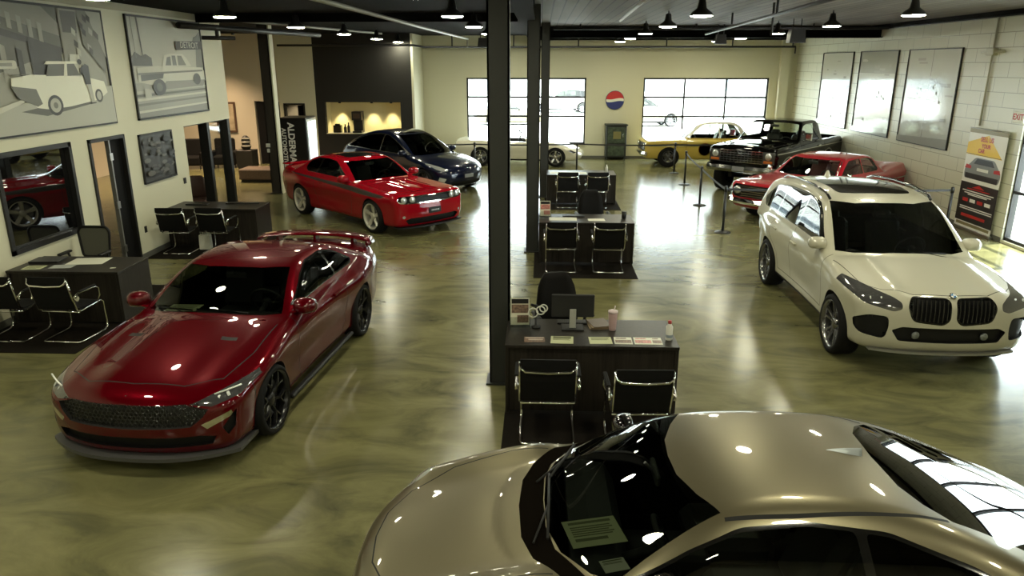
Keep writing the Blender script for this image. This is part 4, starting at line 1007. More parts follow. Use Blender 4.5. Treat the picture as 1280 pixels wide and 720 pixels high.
def classic(root, pm, roofm, emblem=None, lift=0., fins=0., dark=None, shorter=0., tall=1.):
    zz = lambda pts: [(p[0], .97+(p[1]-.97)*tall if p[1] > .97 else p[1])+tuple(p[2:]) for p in pts]
    """boxy early-sixties two-door"""
    a = 2.42-shorter; b = -2.68+shorter
    sp = dict(
        low=[(a-.12, .30, 1), (a-.03, .36), (a, .55), (a+.01, .78), (a-.02, .87), (a-.10, .915), (1.6, .955), (.95, .975), (0, .96), (-1.4, .965), (-1.9, .99+fins*.3), (-2.3, 1.01+fins*.7), (b+.05, 1.02+fins, 1), (b+.02, .85), (b, .65), (b+.06, .42), (b+.2, .32, 1), (0, .28)],
        plan=[(a+.05, .90), (a-.3, .945), (1.4, .955), (0, .95), (-1.4, .955), (b+.3, .93), (b, .89)],
        sect=[(.28, .09), (.4, .045), (.55, .02), (.70, .03), (.80, .0), (.88, .0), (.94, .04), (1.05, .09)], ssig=.015, lsig=.014,
        top=zz([(1.15, .88, 1), (.93, .98), (.60, 1.18), (.38, 1.31), (.2, 1.36), (-.3, 1.39), (-.9, 1.375), (-1.12, 1.31), (-1.40, 1.12), (-1.62, .97), (-1.7, .88, 1)]),
        gw=[(.97+(z-.97)*tall, w) for z, w in ((.9, .85), (1.0, .81), (1.2, .735), (1.4, .665))], gplan=[(-1.8, .06), (-1.2, 0), (.4, 0), (1, .04)], bowf=.12, bowr=.08, bowp=3, crown=.035, rl=.05, rg=.085, ru=.03, gbow=(.2, .12), gcrown=.04,
        hood=lambda x, y: (-.045*np.exp(-(y/.5)**4)*(1-sstep(-2.0, -1.6, x))*(1 if fins else 0)))
    B = Body(car_form(sp), (b-.12, 0, .22), (a+.12, 1.02, 1.0+.46*tall), .034)
    arches(B, (1.42-shorter*.5, -1.36+shorter*.3), .375, .33, .55)
    fr = lambda c, n: n[0] > .2 and c[0] > 1.6
    B.cut(roundpoly([(-.02, .56), (.80, .56), (.86, .62), (.86, .80), (.80, .845), (-.02, .845)], .03), 'front', 'grille', fr)
    B.cut([(.94, -.02), (.92, .3), (.84, .58), (.74, .70), (.26, .565), (.35, .3), (.38, -.02)], 'top', 'windshield', lambda c, n: n[2] > .1 and n[0] > .1 and c[2] > .95)
    B.cut([(-1.10, -.02), (-1.14, .45), (-1.2, .54), (-1.45, .58), (-1.55, -.02)], 'top', 'rear_window', lambda c, n: n[2] > .1 and n[0] < -.1 and c[2] > .95)
    side = lambda c, n: n[1] > .25 and c[2] > .93
    B.cut(roundpoly(zz([(.64, 1.0), (.36, 1.19), (.16, 1.30), (-.2, 1.325), (-.36, 1.325), (-.40, .99)]), .03), 'side', 'w1', side)
    B.cut(roundpoly(zz([(-.44, .99), (-.40, 1.325), (-.80, 1.315), (-1.0, 1.25), (-1.15, 1.05), (-1.1, 1.0)]), .03), 'side', 'w2', side)
    B.cut([(1.3, 1.02), (1.3, 1.6), (-2, 1.6), (-1.75, 1.02)], 'side', 'roof', lambda c, n: c[2] > 1.0 and abs(c[0]) < 2, only=('body',))
    sd = lambda c, n: n[1] > .3 and c[1] > .6
    B.line([(a-.2, .74), (b+.1, .74)], 'side', 'moulding', .025, sd)
    B.line([(.72, .95), (.74, .5), (.70, .35)], 'side', filt=sd); B.line([(-.46, .96), (-.48, .6), (-.44, .35)], 'side', filt=sd)
    B.line([(a-.1, -.01), (a-.12, .74), (1.0, .78)], 'top', w=.012, filt=lambda c, n: n[2] > .3)
    finish(B, root, pm, ['roof', 'moulding'], [roofm, CHROME()], centre=[('windshield', 'windshield', CLEARGLASS()), ('rear_window', 'rear_window', CLEARGLASS())],
           sides=[('w1', 'side_window', CLEARGLASS()), ('w2', 'side_window', CLEARGLASS())], rec=[('grille', 'grille', DARKM(), (-.06, 0, 0), True)])
    g = MB()
    for k in range(5): g.box(a-.06, a-.025, -.62, .62, .59+k*.052, .60+k*.052)
    g.build('grille_bars', CHROME(), root)
    for sg in (1, -1):
        h = MB(); h.lathe([(.095, -.05), (.095, .0), (.08, .012), (0, .03)], (a-.05, sg*.73, .705), 20, 'x'); h.build('headlight', mat('round_lamp', (.5, .5, .47, 1), .1, .7, coat=1), root)
        t = MB(); t.lathe([(.085, 0), (.085, .03), (0, .045)], (b+.03, sg*.70, .72), 20, 'x'); t.build('tail_light', mat('red_lens', (.35, .02, .02, 1), .2), root)
        m = MB(); m.lathe([(.05, 0), (.06, .03), (.03, .08), (0, .09)], (.62, sg*.99, 1.04), 14, 'x'); m.tube([(.64, sg*.93, .97), (.64, sg*.98, 1.03)], .01); m.build('side_mirror', CHROME(), root)
        w = MB(); zt = lambda z: .97+(z-.97)*tall; w.tube([(.80, sg*.76, .985), (.45, sg*.665, zt(1.22)), (.33, sg*.63, zt(1.30))], .012, 6); w.tube([(-.42, sg*.785, .99), (-.38, sg*.675, zt(1.32))], .014, 6); w.build('window_frame', CHROME(), root)
    bumper_bar(root, CHROME(), a-.02, .47, .96, .15, .10); bumper_bar(root, CHROME(), -b-.02, .50, .93, .15, .09, 'bumper', -1)
    handles(root, [(-.35, .87)], CHROME(), .955, .15)
    if emblem:
        for sg in (1, -1):
            e = MB(); e.mi = 0; e.lathe([(.21, sg*.004), (0, sg*.004)], (.1, sg*.95, .64), 28, 'y')
            e.mi = 1; e.lathe([(.11, sg*.007), (0, sg*.007)], (.1, sg*.95, .64), 28, 'y')
            e.mi = 0; e.lathe([(.05, sg*.010), (0, sg*.010)], (.1, sg*.95, .64), 28, 'y')
            e.build('door_emblem', emblem, root, fix=False)
    cabin(root, .7, -1.4, .72, .3, .97, .62, mb_seat=dark, rvm=(.45, 1.24))
def red_classic(root):
    pm = paint('cherry_red_paint', (.36, .008, .018, 1), .0, .35, .2)
    classic(root, pm, pm, fins=.07, dark=mat('seat_red_vinyl', (.12, .02, .02, 1), .5))
    wheels(root, (1.42, -1.36), .81, .335, width=.2, rim=.2, style='dish', n=5, rimmat=CHROME())
def yellow_classic(root):
    pm = paint('gold_yellow_paint', (.50, .37, .07, 1), .0, .4, .3)
    classic(root, pm, mat('white_roof_paint', (.7, .68, .6, 1), .3, coat=.6), emblem=[mat('emblem_orange', (.60, .13, .015, 1), .4), mat('emblem_black', (.02, .02, .02, 1), .4)], shorter=.2, tall=1.42)
    wheels(root, (1.32, -1.30), .80, .37, width=.22, rim=.2, style='five', n=5, rimmat=mat('rim_dark_grey', (.12, .12, .12, 1), .3, .8))
def white_roadster(root):
    sp = dict(
        low=[(2.15, .22), (2.28, .30), (2.30, .40), (2.22, .52), (2.0, .62), (1.6, .73), (1.25, .80), (.8, .83), (.4, .85), (-.3, .86), (-1.0, .89), (-1.5, .91), (-2.0, .89), (-2.25, .86), (-2.30, .7), (-2.22, .4), (-2.0, .25), (0, .19), (1.6, .19)],
        plan=[(2.3, .72), (2.0, .86), (1.6, .92), (1.3, .94), (.4, .88), (-.4, .89), (-1.3, .945), (-2.0, .90), (-2.3, .82)],
        sect=[(.18, .09), (.3, .04), (.45, .03), (.58, .0), (.68, .0), (.78, .03), (.88, .08)], bowf=.4, bowr=.15, crown=.02, rl=.1,
        hood=lambda x, a: .05*np.exp(-((a-.66)/.17)**2)*sstep(.6, 1.1, x)*(1-sstep(1.6, 1.9, x)))
    B = Body(car_form(sp), (-2.4, 0, .14), (2.4, 1.02, 1.0), .034)
    arches(B, (1.32, -1.32), .355, .325, .5)
    B.cut(roundpoly([(.35, -.1), (.30, .55), (.2, .66), (-.75, .66), (-.85, .55), (-.85, -.1)], .1), 'top', 'cockpit', lambda c, n: n[2] > .4)
    B.cut([(-.02, .36), (.45, .36), (.5, .29), (-.02, .27)], 'front', 'grille', lambda c, n: c[0] > 1.6 and n[0] > .05)
    sd = lambda c, n: n[1] > .25 and c[1] > .5
    B.cut([(2.05, .50), (1.85, .585), (1.72, .57), (1.95, .47)], 'side', 'headlight', lambda c, n: n[1] > .1 and c[1] > .4)
    B.line([(.55, .83), (.52, .5), (.45, .25)], 'side', filt=sd); B.line([(-.65, .86), (-.66, .5), (-.6, .25)], 'side', filt=sd)
    B.cut([(1.0, .19), (1.0, .255), (-1.0, .255), (-1.0, .19)], 'side', 'sill', sd)
    pm = paint('cream_white_paint', (.66, .63, .50, 1), .0, .35)
    finish(B, root, pm, ['sill'], [DARKM()], sides=[('headlight', 'headlight', LAMPD())], rec=[('cockpit', 'cockpit', mat('cabin_dark', (.02, .02, .02, 1), .6), (0, 0, -.4), True), ('grille', 'grille', DARKM(), (-.04, 0, 0), True)])
    w = MB(); ys = [-.68, -.6, -.3, 0, .3, .6, .68]; bot = lambda y: (.52-.3*(y/.68)**2, y, .84); top = lambda y: (.12-.24*(y/.68)**2, y*.86, 1.14)
    for i in range(6): w.add([bot(ys[i]), bot(ys[i+1]), top(ys[i+1]), top(ys[i])], [(0, 1, 2, 3)], True)
    wo = w.build('windshield', CLEARGLASS(), root)
    t = MB(); t.tube([bot(y) for y in ys]+[top(y) for y in ys[::-1]], .018, 6, closed=True); t.build('windshield_frame', DARKM(), wo)
    for sg in (1, -1):
        s = MB(); s.box(-.55, -.05, sg*.34-.22, sg*.34+.22, .42, .58, .05); s.xbox(rot((-.62, sg*.34, .76), ry=-.3), .14, .42, .55, .06); s.build('front_seat', mat('seat_black_leather', (.03, .03, .03, 1), .45), root)
        mirror_cap(root, .35, sg*.82, .92, sg, pm, .8)
    c = MB(); c.tube([(-.05+.07*math.sin(a), .34+.17*math.cos(a), .84+.15*math.sin(a)) for a in [2*PI*k/18 for k in range(18)]], .014, 6, closed=True); c.tube([(-.05, .34, .84), (.25, .34, .78)], .02); c.build('steering_wheel', DARKM(), root)
    wheels(root, (1.32, -1.32), .80, .335, width=.25, rim=.225, style='five', n=5, rimmat=mat('alloy_silver', (.55, .55, .53, 1), .25, 1))
LAMP_ES = 150; SKY = 16.0; SUN = 24.0; EXPO = 0.1
# ------------------------------------------------------------------ furniture and small things
def wood_mat():
    m = mat('espresso_laminate', (.017, .014, .011, 1), .4, spec=.3, noise=.45, nscale=6, stretch=(6, 6, .35)); return m
def make_desk(label, loc, w, d, h=.75, group='laminate desks on the showroom floor'):
    t = empty('desk', loc, 0, label, 'desk', group); wd = wood_mat()
    b = MB(); b.box(-w/2, w/2, -d/2, d/2, h-.035, h, .004); b.build('desktop', wd, t)
    b = MB(); b.box(-w/2+.03, w/2-.03, -d/2+.03, -d/2+.055, .02, h-.035); b.build('front_panel', wd, t)
    for sg in (-1, 1):
        b = MB(); b.box(sg*(w/2-.02)-.018, sg*(w/2-.02)+.018, -d/2+.01, d/2-.01, 0, h-.035, .003); b.build('side_panel', wd, t)
    b = MB(); b.box(w/2-.5, w/2-.05, -d/2+.1, d/2-.06, .05, h-.05); b.build('drawer_pedestal', wd, t)
    return t
def make_guest_chair():
    """cantilever frame, black sling; faces +y"""
    t = empty('guest_chair'); ch = CHROME(); bl = mat('black_mesh_sling', (.006, .006, .006, 1), .8, spec=.2)
    f = MB(); W = .255
    for sg in (-1, 1):
        x = sg*W
        pts = [(x*.3, -.27, .014), (x*.92, -.27, .014), (x, -.22, .014), (x, .22, .014), (x, .285, .04), (x, .30, .10), (x, .285, .40), (x, .24, .435), (x, -.17, .415), (x, -.235, .44), (x, -.30, .66), (x*.99, -.345, .885)]
        f.tube(pts, .0125, 8)
    f.tube([(-W*.35, -.27, .014), (W*.35, -.27, .014)], .0125, 8); f.tube([(-W, -.19, .40), (W, -.19, .40)], .011, 8)
    f.build('frame', ch, t)
    s = MB(); n = 6
    vs = []
    for i in range(n+1):
        y = -.17+.43*i/n; z = .43-.012*math.sin(PI*i/n)+(.0 if i < n else -.02)
        vs += [(-W+.01, y, z), (W-.01, y, z), (W-.01, y, z+.022), (-W+.01, y, z+.022)]
    s.add(vs, [(i*4+k, i*4+(k+1) % 4, (i+1)*4+(k+1) % 4, (i+1)*4+k) for i in range(n) for k in range(4)]+[(0, 1, 2, 3), tuple(range(4*n, 4*n+4))], False); s.build('seat', bl, t)
    b = MB(); vs = []
    for i in range(n+1):
        k = i/n; z = .45+.455*k; y = -.238-.112*k-.02*math.sin(PI*k)
        vs += [(-W+.006, y-.009, z), (W-.006, y-.009, z), (W-.006, y+.009, z), (-W+.006, y+.009, z)]
    b.add(vs, [(i*4+k, i*4+(k+1) % 4, (i+1)*4+(k+1) % 4, (i+1)*4+k) for i in range(n) for k in range(4)]+[(0, 1, 2, 3), tuple(range(4*n, 4*n+4))], False); b.build('backrest', bl, t)
    c = MB(); c.tube([(-W, -.345, .86), (-W*.96, -.375, .825), (-W*.8, -.39, .80), (0, -.395, .79), (W*.8, -.39, .80), (W*.96, -.375, .825), (W, -.345, .86)], .013, 8); c.build('back_bar', ch, t)
    for sg in (-1, 1):
        x = sg*(W+.035)
        a = MB(); a.tube([(sg*W, -.28, .60), (x, -.27, .64), (x, -.22, .665), (x, .12, .655), (x, .19, .62), (x, .19, .52), (sg*W, .17, .44)], .011, 8)
        a.lathe([(.035, -.012), (.035, .012)], (x, -.25, .60), 14, 'x'); ao = a.build('armrest', ch, t)
        p = MB(); p.box(x-.02, x+.02, -.19, .13, .665, .685, .008); p.build('arm_pad', bl, ao)
    return t
def make_exec_chair(tall=True, backm=None, seatm=None):
    """swivel chair, faces -y"""
    t = empty('office_chair'); bl = seatm or mat('black_upholstery', (.006, .0055, .005, 1), .85, spec=.2); pl = DARKM()
    s = MB(); s.box(-.25, .25, -.26, .24, .43, .53, .045); s.build('seat', bl, t)
    b = MB(); top = 1.08 if tall else 1.0; n = 8; vs = []
    for i in range(n+1):
        k = i/n; z = .50+(top-.50)*k; w = .255-.07*k+.02*math.sin(PI*k)-(.05 if i == n else 0)-(.015 if i == n-1 else 0); y = .235+.07*k-.03*math.sin(PI*k)
        vs += [(-w, y-.02, z), (-w*.6, y+.005, z), (w*.6, y+.005, z), (w, y-.02, z), (w, y+.02, z), (w*.6, y+.055, z), (-w*.6, y+.055, z), (-w, y+.02, z)]
    fs = [(i*8+k, i*8+(k+1) % 8, (i+1)*8+(k+1) % 8, (i+1)*8+k) for i in range(n) for k in range(8)]+[tuple(range(8)), tuple(range(8*n, 8*n+8))]
    if backm is None: b.add(vs, fs, True); b.build('backrest', bl, t)
    else:
        fr = MB(); rim = [Vector((x, .27+.05*(z-.5), z)) for x, z in roundpoly([(-.21, .55), (.21, .55), (.25, .95), (.20, 1.02), (-.20, 1.02), (-.25, .95)], .06, 4)]
        fr.tube(rim, .02, 8, closed=True); fr.tube([(0, .2, .48), (0, .30, .55)], .025); bo = fr.build('back_frame', pl, t)
        m = MB(); c = Vector((0, .285, .78)); m.add([c]+[p+Vector((0, -.0, 0)) for p in rim], [(0, i+1, (i+1) % len(rim)+1) for i in range(len(rim))], True); m.build('mesh_panel', backm, bo)
    for sg in (-1, 1):
        a = MB(); a.tube([(sg*.25, .12, .47), (sg*.30, .1, .52), (sg*.31, .06, .66)], .018, 8); a.box(sg*.31-.035, sg*.31+.035, -.17, .13, .66, .695, .015); a.build('armrest', pl, t)
    c = MB(); c.tube([(0, 0, .10), (0, 0, .44)], .028, 12); c.build('gas_lift', CHROME(), t)
    f = MB()
    for k in range(5):
        a = 2*PI*k/5+.3; f.tube([(0, 0, .10), (.30*math.cos(a), .30*math.sin(a), .075)], [.032, .018], 8)
    bo = f.build('star_base', pl, t)
    for k in range(5):
        a = 2*PI*k/5+.3; w = MB(); w.lathe([(.028, -.02), (.028, .02)], (.30*math.cos(a), .30*math.sin(a), .028), 12, 'x'); w.tube([(.30*math.cos(a), .30*math.sin(a), .03), (.30*math.cos(a), .30*math.sin(a), .075)], .01); w.build('caster', pl, bo)
    return t
def make_post(loc, label, belt_to=None, zb=.93):
    t = empty('stanchion', loc, 0, label, 'stanchion', 'belt barrier posts around the classic cars'); bk = mat('post_black', (.012, .012, .012, 1), .35)
    b = MB(); b.lathe([(.17, 0), (.17, .012), (.12, .03), (.04, .045), (0, .05)], n=28); b.build('base', bk, t)
    p = MB(); p.lathe([(.03, .03), (.03, .93), (0, .93)], n=16); p.build('pole', bk, t)
    h = MB(); h.lathe([(.036, .88), (.036, .985), (.02, 1.0), (0, 1.0)], n=16); h.build('belt_head', bk, t)
    if belt_to:
        d = Vector(belt_to)-Vector(loc); L = d.length; u = d.normalized(); n = Vector((-u.y, u.x, 0))*.002; N = 10
        q = MB(); vs = []
        for i in range(N+1):
            k = i/N; c = u*(.036+(L-.072)*k); z = zb-.03*4*k*(1-k)
            for s in (-1, 1):
                for dz in (-.024, .024): vs.append((c.x+n.x*s, c.y+n.y*s, z+dz))
        q.add(vs, [f for i in range(N) for f in ((i*4, i*4+4, i*4+5, i*4+1), (i*4+2, i*4+3, i*4+7, i*4+6), (i*4+1, i*4+5, i*4+7, i*4+3), (i*4, i*4+2, i*4+6, i*4+4))]+[(0, 1, 3, 2), (N*4, N*4+2, N*4+3, N*4+1)], False)
        q.build('belt', mat('belt_black', (.02, .02, .02, 1), .6), t)
    return t
def sheet(name, loc, w, h, rz, m, label, cat='paper', group=None, t=.002, marks=None, mm=None):
    b = MB(); b.box(-w/2, w/2, -h/2, h/2, 0, t)
    if marks:
        b.mi = 1
        for x0, x1, y0, y1 in marks: b.box(x0*w, x1*w, y0*h, y1*h, t, t+.0006)
    o = b.build(name, [m]+([mm] if mm else []), None, loc=loc, rz=rz); return tag(o, label, cat, group)
TXT = [(-.4, .4, .33, .42), (-.4, .35, .2, .24), (-.4, .38, .12, .16), (-.4, .3, .04, .08), (-.4, .38, -.04, 0), (-.4, .33, -.12, -.08), (-.4, .2, -.3, -.2)]
def print_panel(name, parent, shapes, greys, fn, base):
    """framed print: flat tone shapes layered on one sheet. fn(u, v, depth)"""
    b = MB(); mats = [greys[base]]; idx = {base: 0}
    b.flat([(0, 0), (1, 0), (1, 1), (0, 1)], lambda u, v: fn(u, v, 0))
    for k, (poly, g) in enumerate(shapes):
        if g not in idx: idx[g] = len(mats); mats.append(greys[g])
        b.mi = idx[g]; d = .0008*(k+1)
        b.flat(poly, lambda u, v: fn(u, v, d))
    return b, mats
# ------------------------------------------------------------------ the room
LX, RX, BY, FY, CH = -7.3, 9.3, 28.33, -4.0, 4.45
def struct(o): return tag(o, kind='structure')
def plaster(name, col, rough=.55, block=False):
    m = mat(name, col, rough, spec=.5)
    nt = m.node_tree; b = nt.nodes['Principled BSDF']; tc = nt.nodes.new('ShaderNodeTexCoord'); N = nt.nodes.new; L = nt.links.new
    bp = N('ShaderNodeBump'); bp.inputs['Distance'].default_value = .01
    nz = N('ShaderNodeTexNoise'); nz.inputs['Scale'].default_value = 30; L(tc.outputs['Object'], nz.inputs['Vector'])
    if block:
        sp = N('ShaderNodeSeparateXYZ'); cb = N('ShaderNodeCombineXYZ'); L(tc.outputs['Object'], sp.inputs[0]); L(sp.outputs['Y'], cb.inputs[0]); L(sp.outputs['Z'], cb.inputs[1])
        br = N('ShaderNodeTexBrick'); br.inputs['Scale'].default_value = 1; br.inputs['Brick Width'].default_value = .82; br.inputs['Row Height'].default_value = .29; br.inputs['Mortar Size'].default_value = .009
        br.inputs['Color1'].default_value = col; br.inputs['Color2'].default_value = tuple(c*.96 for c in col[:3])+(1,); br.inputs['Mortar'].default_value = tuple(c*.62 for c in col[:3])+(1,)
        L(cb.outputs[0], br.inputs['Vector']); L(br.outputs['Color'], b.inputs['Base Color'])
        mx = N('ShaderNodeMath'); mx.operation = 'MULTIPLY_ADD'; mx.inputs[1].default_value = -1.5; L(br.outputs['Fac'], mx.inputs[0]); L(nz.outputs[0], mx.inputs[2]); L(mx.outputs[0], bp.inputs['Height']); bp.inputs['Strength'].default_value = .35
    else:
        L(nz.outputs[0], bp.inputs['Height']); bp.inputs['Strength'].default_value = .05
    L(bp.outputs[0], b.inputs['Normal']); return m
WALL = plaster('cream_plaster', (.61, .59, .435, 1)); WALLB = plaster('cream_painted_block', (.60, .60, .48, 1), .27, True)
PINK = plaster('warm_beige_plaster', (.58, .52, .40, 1)); DARKW = plaster('charcoal_feature_paint', (.010, .009, .007, 1), .7)
BLK = mat('ceiling_black', (.0025, .0025, .0025, 1), .9, spec=.1); STEEL = mat('column_dark_steel', (.022, .024, .022, 1), .5)
FRAME = mat('frame_black', (.007, .007, .006, 1), .5); ALU = mat('window_aluminium', (.12, .12, .11, 1), .4, .6)

def floor_mat():
    m = mat('stained_polished_concrete', (.2, .18, .1, 1), .2)
    nt = m.node_tree; b = nt.nodes['Principled BSDF']; N = nt.nodes.new; L = nt.links.new
    tc = N('ShaderNodeTexCoord'); mp = N('ShaderNodeMapping'); mp.inputs['Scale'].default_value = (.75, 1.6, 1); mp.inputs['Rotation'].default_value = (0, 0, .3); L(tc.outputs['Object'], mp.inputs[0])
    n0 = N('ShaderNodeTexNoise'); n0.inputs['Scale'].default_value = 1.1; n0.inputs['Detail'].default_value = 4; L(mp.outputs[0], n0.inputs['Vector'])
    mx = N('ShaderNodeMix'); mx.data_type = 'VECTOR'; mx.inputs[0].default_value = .30
    L(mp.outputs[0], mx.inputs[4]); L(n0.outputs['Color'], mx.inputs[5])
    n1 = N('ShaderNodeTexNoise'); n1.inputs['Scale'].default_value = 1.8; n1.inputs['Detail'].default_value = 9; n1.inputs['Roughness'].default_value = .60; n1.inputs['Distortion'].default_value = 1.2; L(mx.outputs[1], n1.inputs['Vector'])
    r = N('ShaderNodeValToRGB'); e = r.color_ramp.elements
    e[0].position = .26; e[0].color = (.068, .065, .035, 1); e[1].position = .76; e[1].color = (.215, .20, .088, 1)
    a = e.new(.41); a.color = (.112, .108, .050, 1); a = e.new(.50); a.color = (.142, .136, .060, 1); a = e.new(.60); a.color = (.170, .160, .073, 1)
    L(n1.outputs[0], r.inputs[0]); L(r.outputs[0], b.inputs['Base Color'])
    rr = N('ShaderNodeMapRange'); rr.inputs['To Min'].default_value = .15; rr.inputs['To Max'].default_value = .27; L(n1.outputs[0], rr.inputs[0]); L(rr.outputs[0], b.inputs['Roughness'])
    b.inputs['Specular IOR Level'].default_value = .42
    return m
def deck_mat():
    m = mat('ceiling_wood_deck', (.07, .062, .05, 1), .7); nt = m.node_tree; b = nt.nodes['Principled BSDF']; N = nt.nodes.new; L = nt.links.new
    tc = N('ShaderNodeTexCoord'); sp = N('ShaderNodeSeparateXYZ'); cb = N('ShaderNodeCombineXYZ'); L(tc.outputs['Object'], sp.inputs[0]); L(sp.outputs['Y'], cb.inputs[0]); L(sp.outputs['X'], cb.inputs[1])
    br = N('ShaderNodeTexBrick'); br.inputs['Scale'].default_value = 1; br.inputs['Brick Width'].default_value = 3.6; br.inputs['Row Height'].default_value = .2; br.inputs['Mortar Size'].default_value = .014
    br.inputs['Color1'].default_value = (.125, .112, .088, 1); br.inputs['Color2'].default_value = (.07, .063, .05, 1); br.inputs['Mortar'].default_value = (.015, .013, .01, 1)
    L(cb.outputs[0], br.inputs['Vector']); L(br.outputs['Color'], b.inputs['Base Color']); return m

b = MB(); b.box(-14, RX, FY, BY, -.1, 0); struct(b.build('floor', floor_mat()))
b = MB(); b.box(-14, -.3, FY, BY, CH, CH+.1); struct(b.build('ceiling', BLK))
b = MB(); b.box(-.3, RX+.3, FY, BY+.3, CH, CH+.1); struct(b.build('ceiling', deck_mat()))
# left wall with the door, dark window and storefront openings
WY0, WY1, WZ0, WZ1 = 9.55, 11.22, .90, 2.30     # dark window
DY0, DY1, DZ = 11.68, 12.74, 2.28               # door
OY0, OY1, OZ = 15.0, 17.31, 2.23                # storefront opening
def wall_x(mb, x0, x1, ya, yb, za, zb, holes):
    """slab in the plane of x with rectangular holes (y0, y1, z0, z1)"""
    ys = sorted({ya, yb, *[h[0] for h in holes], *[h[1] for h in holes]}); zs = sorted({za, zb, *[h[2] for h in holes], *[h[3] for h in holes]})
    for i in range(len(ys)-1):
        for j in range(len(zs)-1):
            cy, cz = (ys[i]+ys[i+1])/2, (zs[j]+zs[j+1])/2
            if any(h[0] < cy < h[1] and h[2] < cz < h[3] for h in holes): continue
            mb.box(x0, x1, ys[i], ys[i+1], zs[j], zs[j+1])
def wall_y(mb, y0, y1, xa, xb, za, zb, holes):
    t = MB(); wall_x(t, y0, y1, xa, xb, za, zb, holes); mb.add([(p[1], p[0], p[2]) for p in t.v], [f[::-1] for f in t.f], False)
b = MB(); wall_x(b, LX-.2, LX, FY, OY1, 0, CH, [(WY0, WY1, WZ0, WZ1), (DY0, DY1, 0, DZ), (OY0, OY1+.01, 0, OZ)]); struct(b.build('wall_left', WALL))
b = MB(); b.box(LX-.01, LX+.025, 9, OY1, 4.33, CH); struct(b.build('trim_1', mat('cornice_tan', (.34, .31, .2, 1), .5)))
# right wall: painted block, then storefront glazing towards the camera
SY0, SY1, SZ0, SZ1 = 8.6, 14.78, .06, 2.8
b = MB(); wall_x(b, RX, RX+.2, FY, BY, 0, CH, [(SY0, SY1, SZ0, SZ1)]); struct(b.build('wall_right', WALLB))
WIN = [(-2.80, 1.67), (3.79, 8.38)]
b = MB(); wall_y(b, BY, BY+.25, -14, RX+.2, 0, CH, [(w[0], w[1], .54, 2.96) for w in WIN]); struct(b.build('wall_back', WALL))
b = MB(); b.box(-14.2, RX+.2, FY-.2, FY, 0, CH+.1); struct(b.build('wall_front', WALL))
b = MB(); b.box(-14.2, -14, FY, BY, 0, CH+.1); struct(b.build('wall_far_left', PINK))
# far-left lounge wall with doorway, and the charcoal coffee-bar wall with its niche
LY = 26.2
b = MB(); wall_y(b, LY, LY+.15, -14, -7.9, 0, CH, [(-10.1, -9.2, 0, 2.2), (-9.03, -8.33, 0, 2.1)]); struct(b.build('wall_lounge', PINK))
b = MB(); b.box(-9.03, -7.9, LY-.012, LY, 2.11, CH); b.box(-8.33, -7.9, LY-.012, LY, 0, 2.11); b.box(-9.2, -9.03, LY-.012, LY, 0, CH); struct(b.build('wall_lounge_panel', WALL))
b = MB(); wall_y(b, LY, LY+.2, -7.9, -4.5, 0, CH, [(-7.6, -4.92, 1.07, 2.17)]); struct(b.build('wall_coffee_bar', DARKW))
b = MB(); b.box(-4.5, -4.42, LY, BY, 0, CH); struct(b.build('wall_return', WALL))
NW = mat('niche_yellow_paint', (.70, .62, .36, 1), .55)
b = MB(); b.box(-7.6, -4.92, LY+.75, LY+.8, 1.0, 2.3); b.box(-7.65, -7.6, LY+.2, LY+.8, 1.0, 2.3); b.box(-4.92, -4.87, LY+.2, LY+.8, 1.0, 2.3); b.box(-7.65, -4.87, LY+.2, LY+.8, 2.17, 2.25); struct(b.build('wall_niche', NW))
b = MB(); b.box(-7.598, -4.922, LY-.03, LY+.748, 1.072, 1.095, .004); tag(b.build('counter', mat('counter_stone', (.35, .33, .27, 1), .3)), 'stone serving counter along the bottom of the yellow niche', 'counter')
b = MB(); wall_y(b, LY+1.2, LY+1.25, -10.4, -7.95, 0, 2.6, []); b.box(-10.4, -10.35, LY+.15, LY+1.2, 0, 2.6); b.box(-7.98, -7.93, LY+.15, LY+1.2, 0, 2.6); struct(b.build('wall_corridor', PINK))
b = MB(); b.box(-10.05, -9.25, LY+.05, LY+.09, 0.005, 2.17); struct(b.build('door_2', mat('door_black', (.003, .003, .003, 1), .7, spec=.2)))
b = MB()
for x in (-9.06, -8.36): b.box(x, x+.06, LY-.03, LY+.17, 0, 2.13)
b.box(-9.06, -8.30, LY-.03, LY+.17, 2.07, 2.13); struct(b.build('door_3', FRAME))
b = MB(); b.xbox(rot((-8.47, LY+.35, 1.03), rz=1.15), .55, .04, 2.04); struct(b.build('door_4', mat('door_black', (.003, .003, .003, 1), .7, spec=.2)))
# back windows: frame, muntins, panes
pane = glass('window_glass', (.95, .98, .97), 1.45)
for i, (x0, x1) in enumerate(WIN):
    t = struct(empty('window_%d' % (i+1), ((x0+x1)/2, BY+.1, .54)))
    w = (x1-x0)/2; f = MB()
    f.box(-w, -w+.06, -.05, .05, 0, 2.42); f.box(w-.06, w, -.05, .05, 0, 2.42); f.box(-w, w, -.05, .05, 2.36, 2.42); f.box(-w, w, -.05, .05, 0, .06)
    for k in (1, 2): f.box(-w, w, -.025, .025, 2.42-.7*k-.035, 2.42-.7*k+.035)
    for k in range(1, 3): f.box(-w+k*2*w/3-.032, -w+k*2*w/3+.032, -.025, .025, 0, 2.42)
    struct(f.build('frame', FRAME, t)); g = MB(); g.box(-w+.05, w-.05, .0, .006, .05, 2.38); struct(g.build('pane', pane, t))
    s = MB(); s.box(-w-.06, w+.06, -.16, -.05, -.05, 0); struct(s.build('sill', WALL, t))
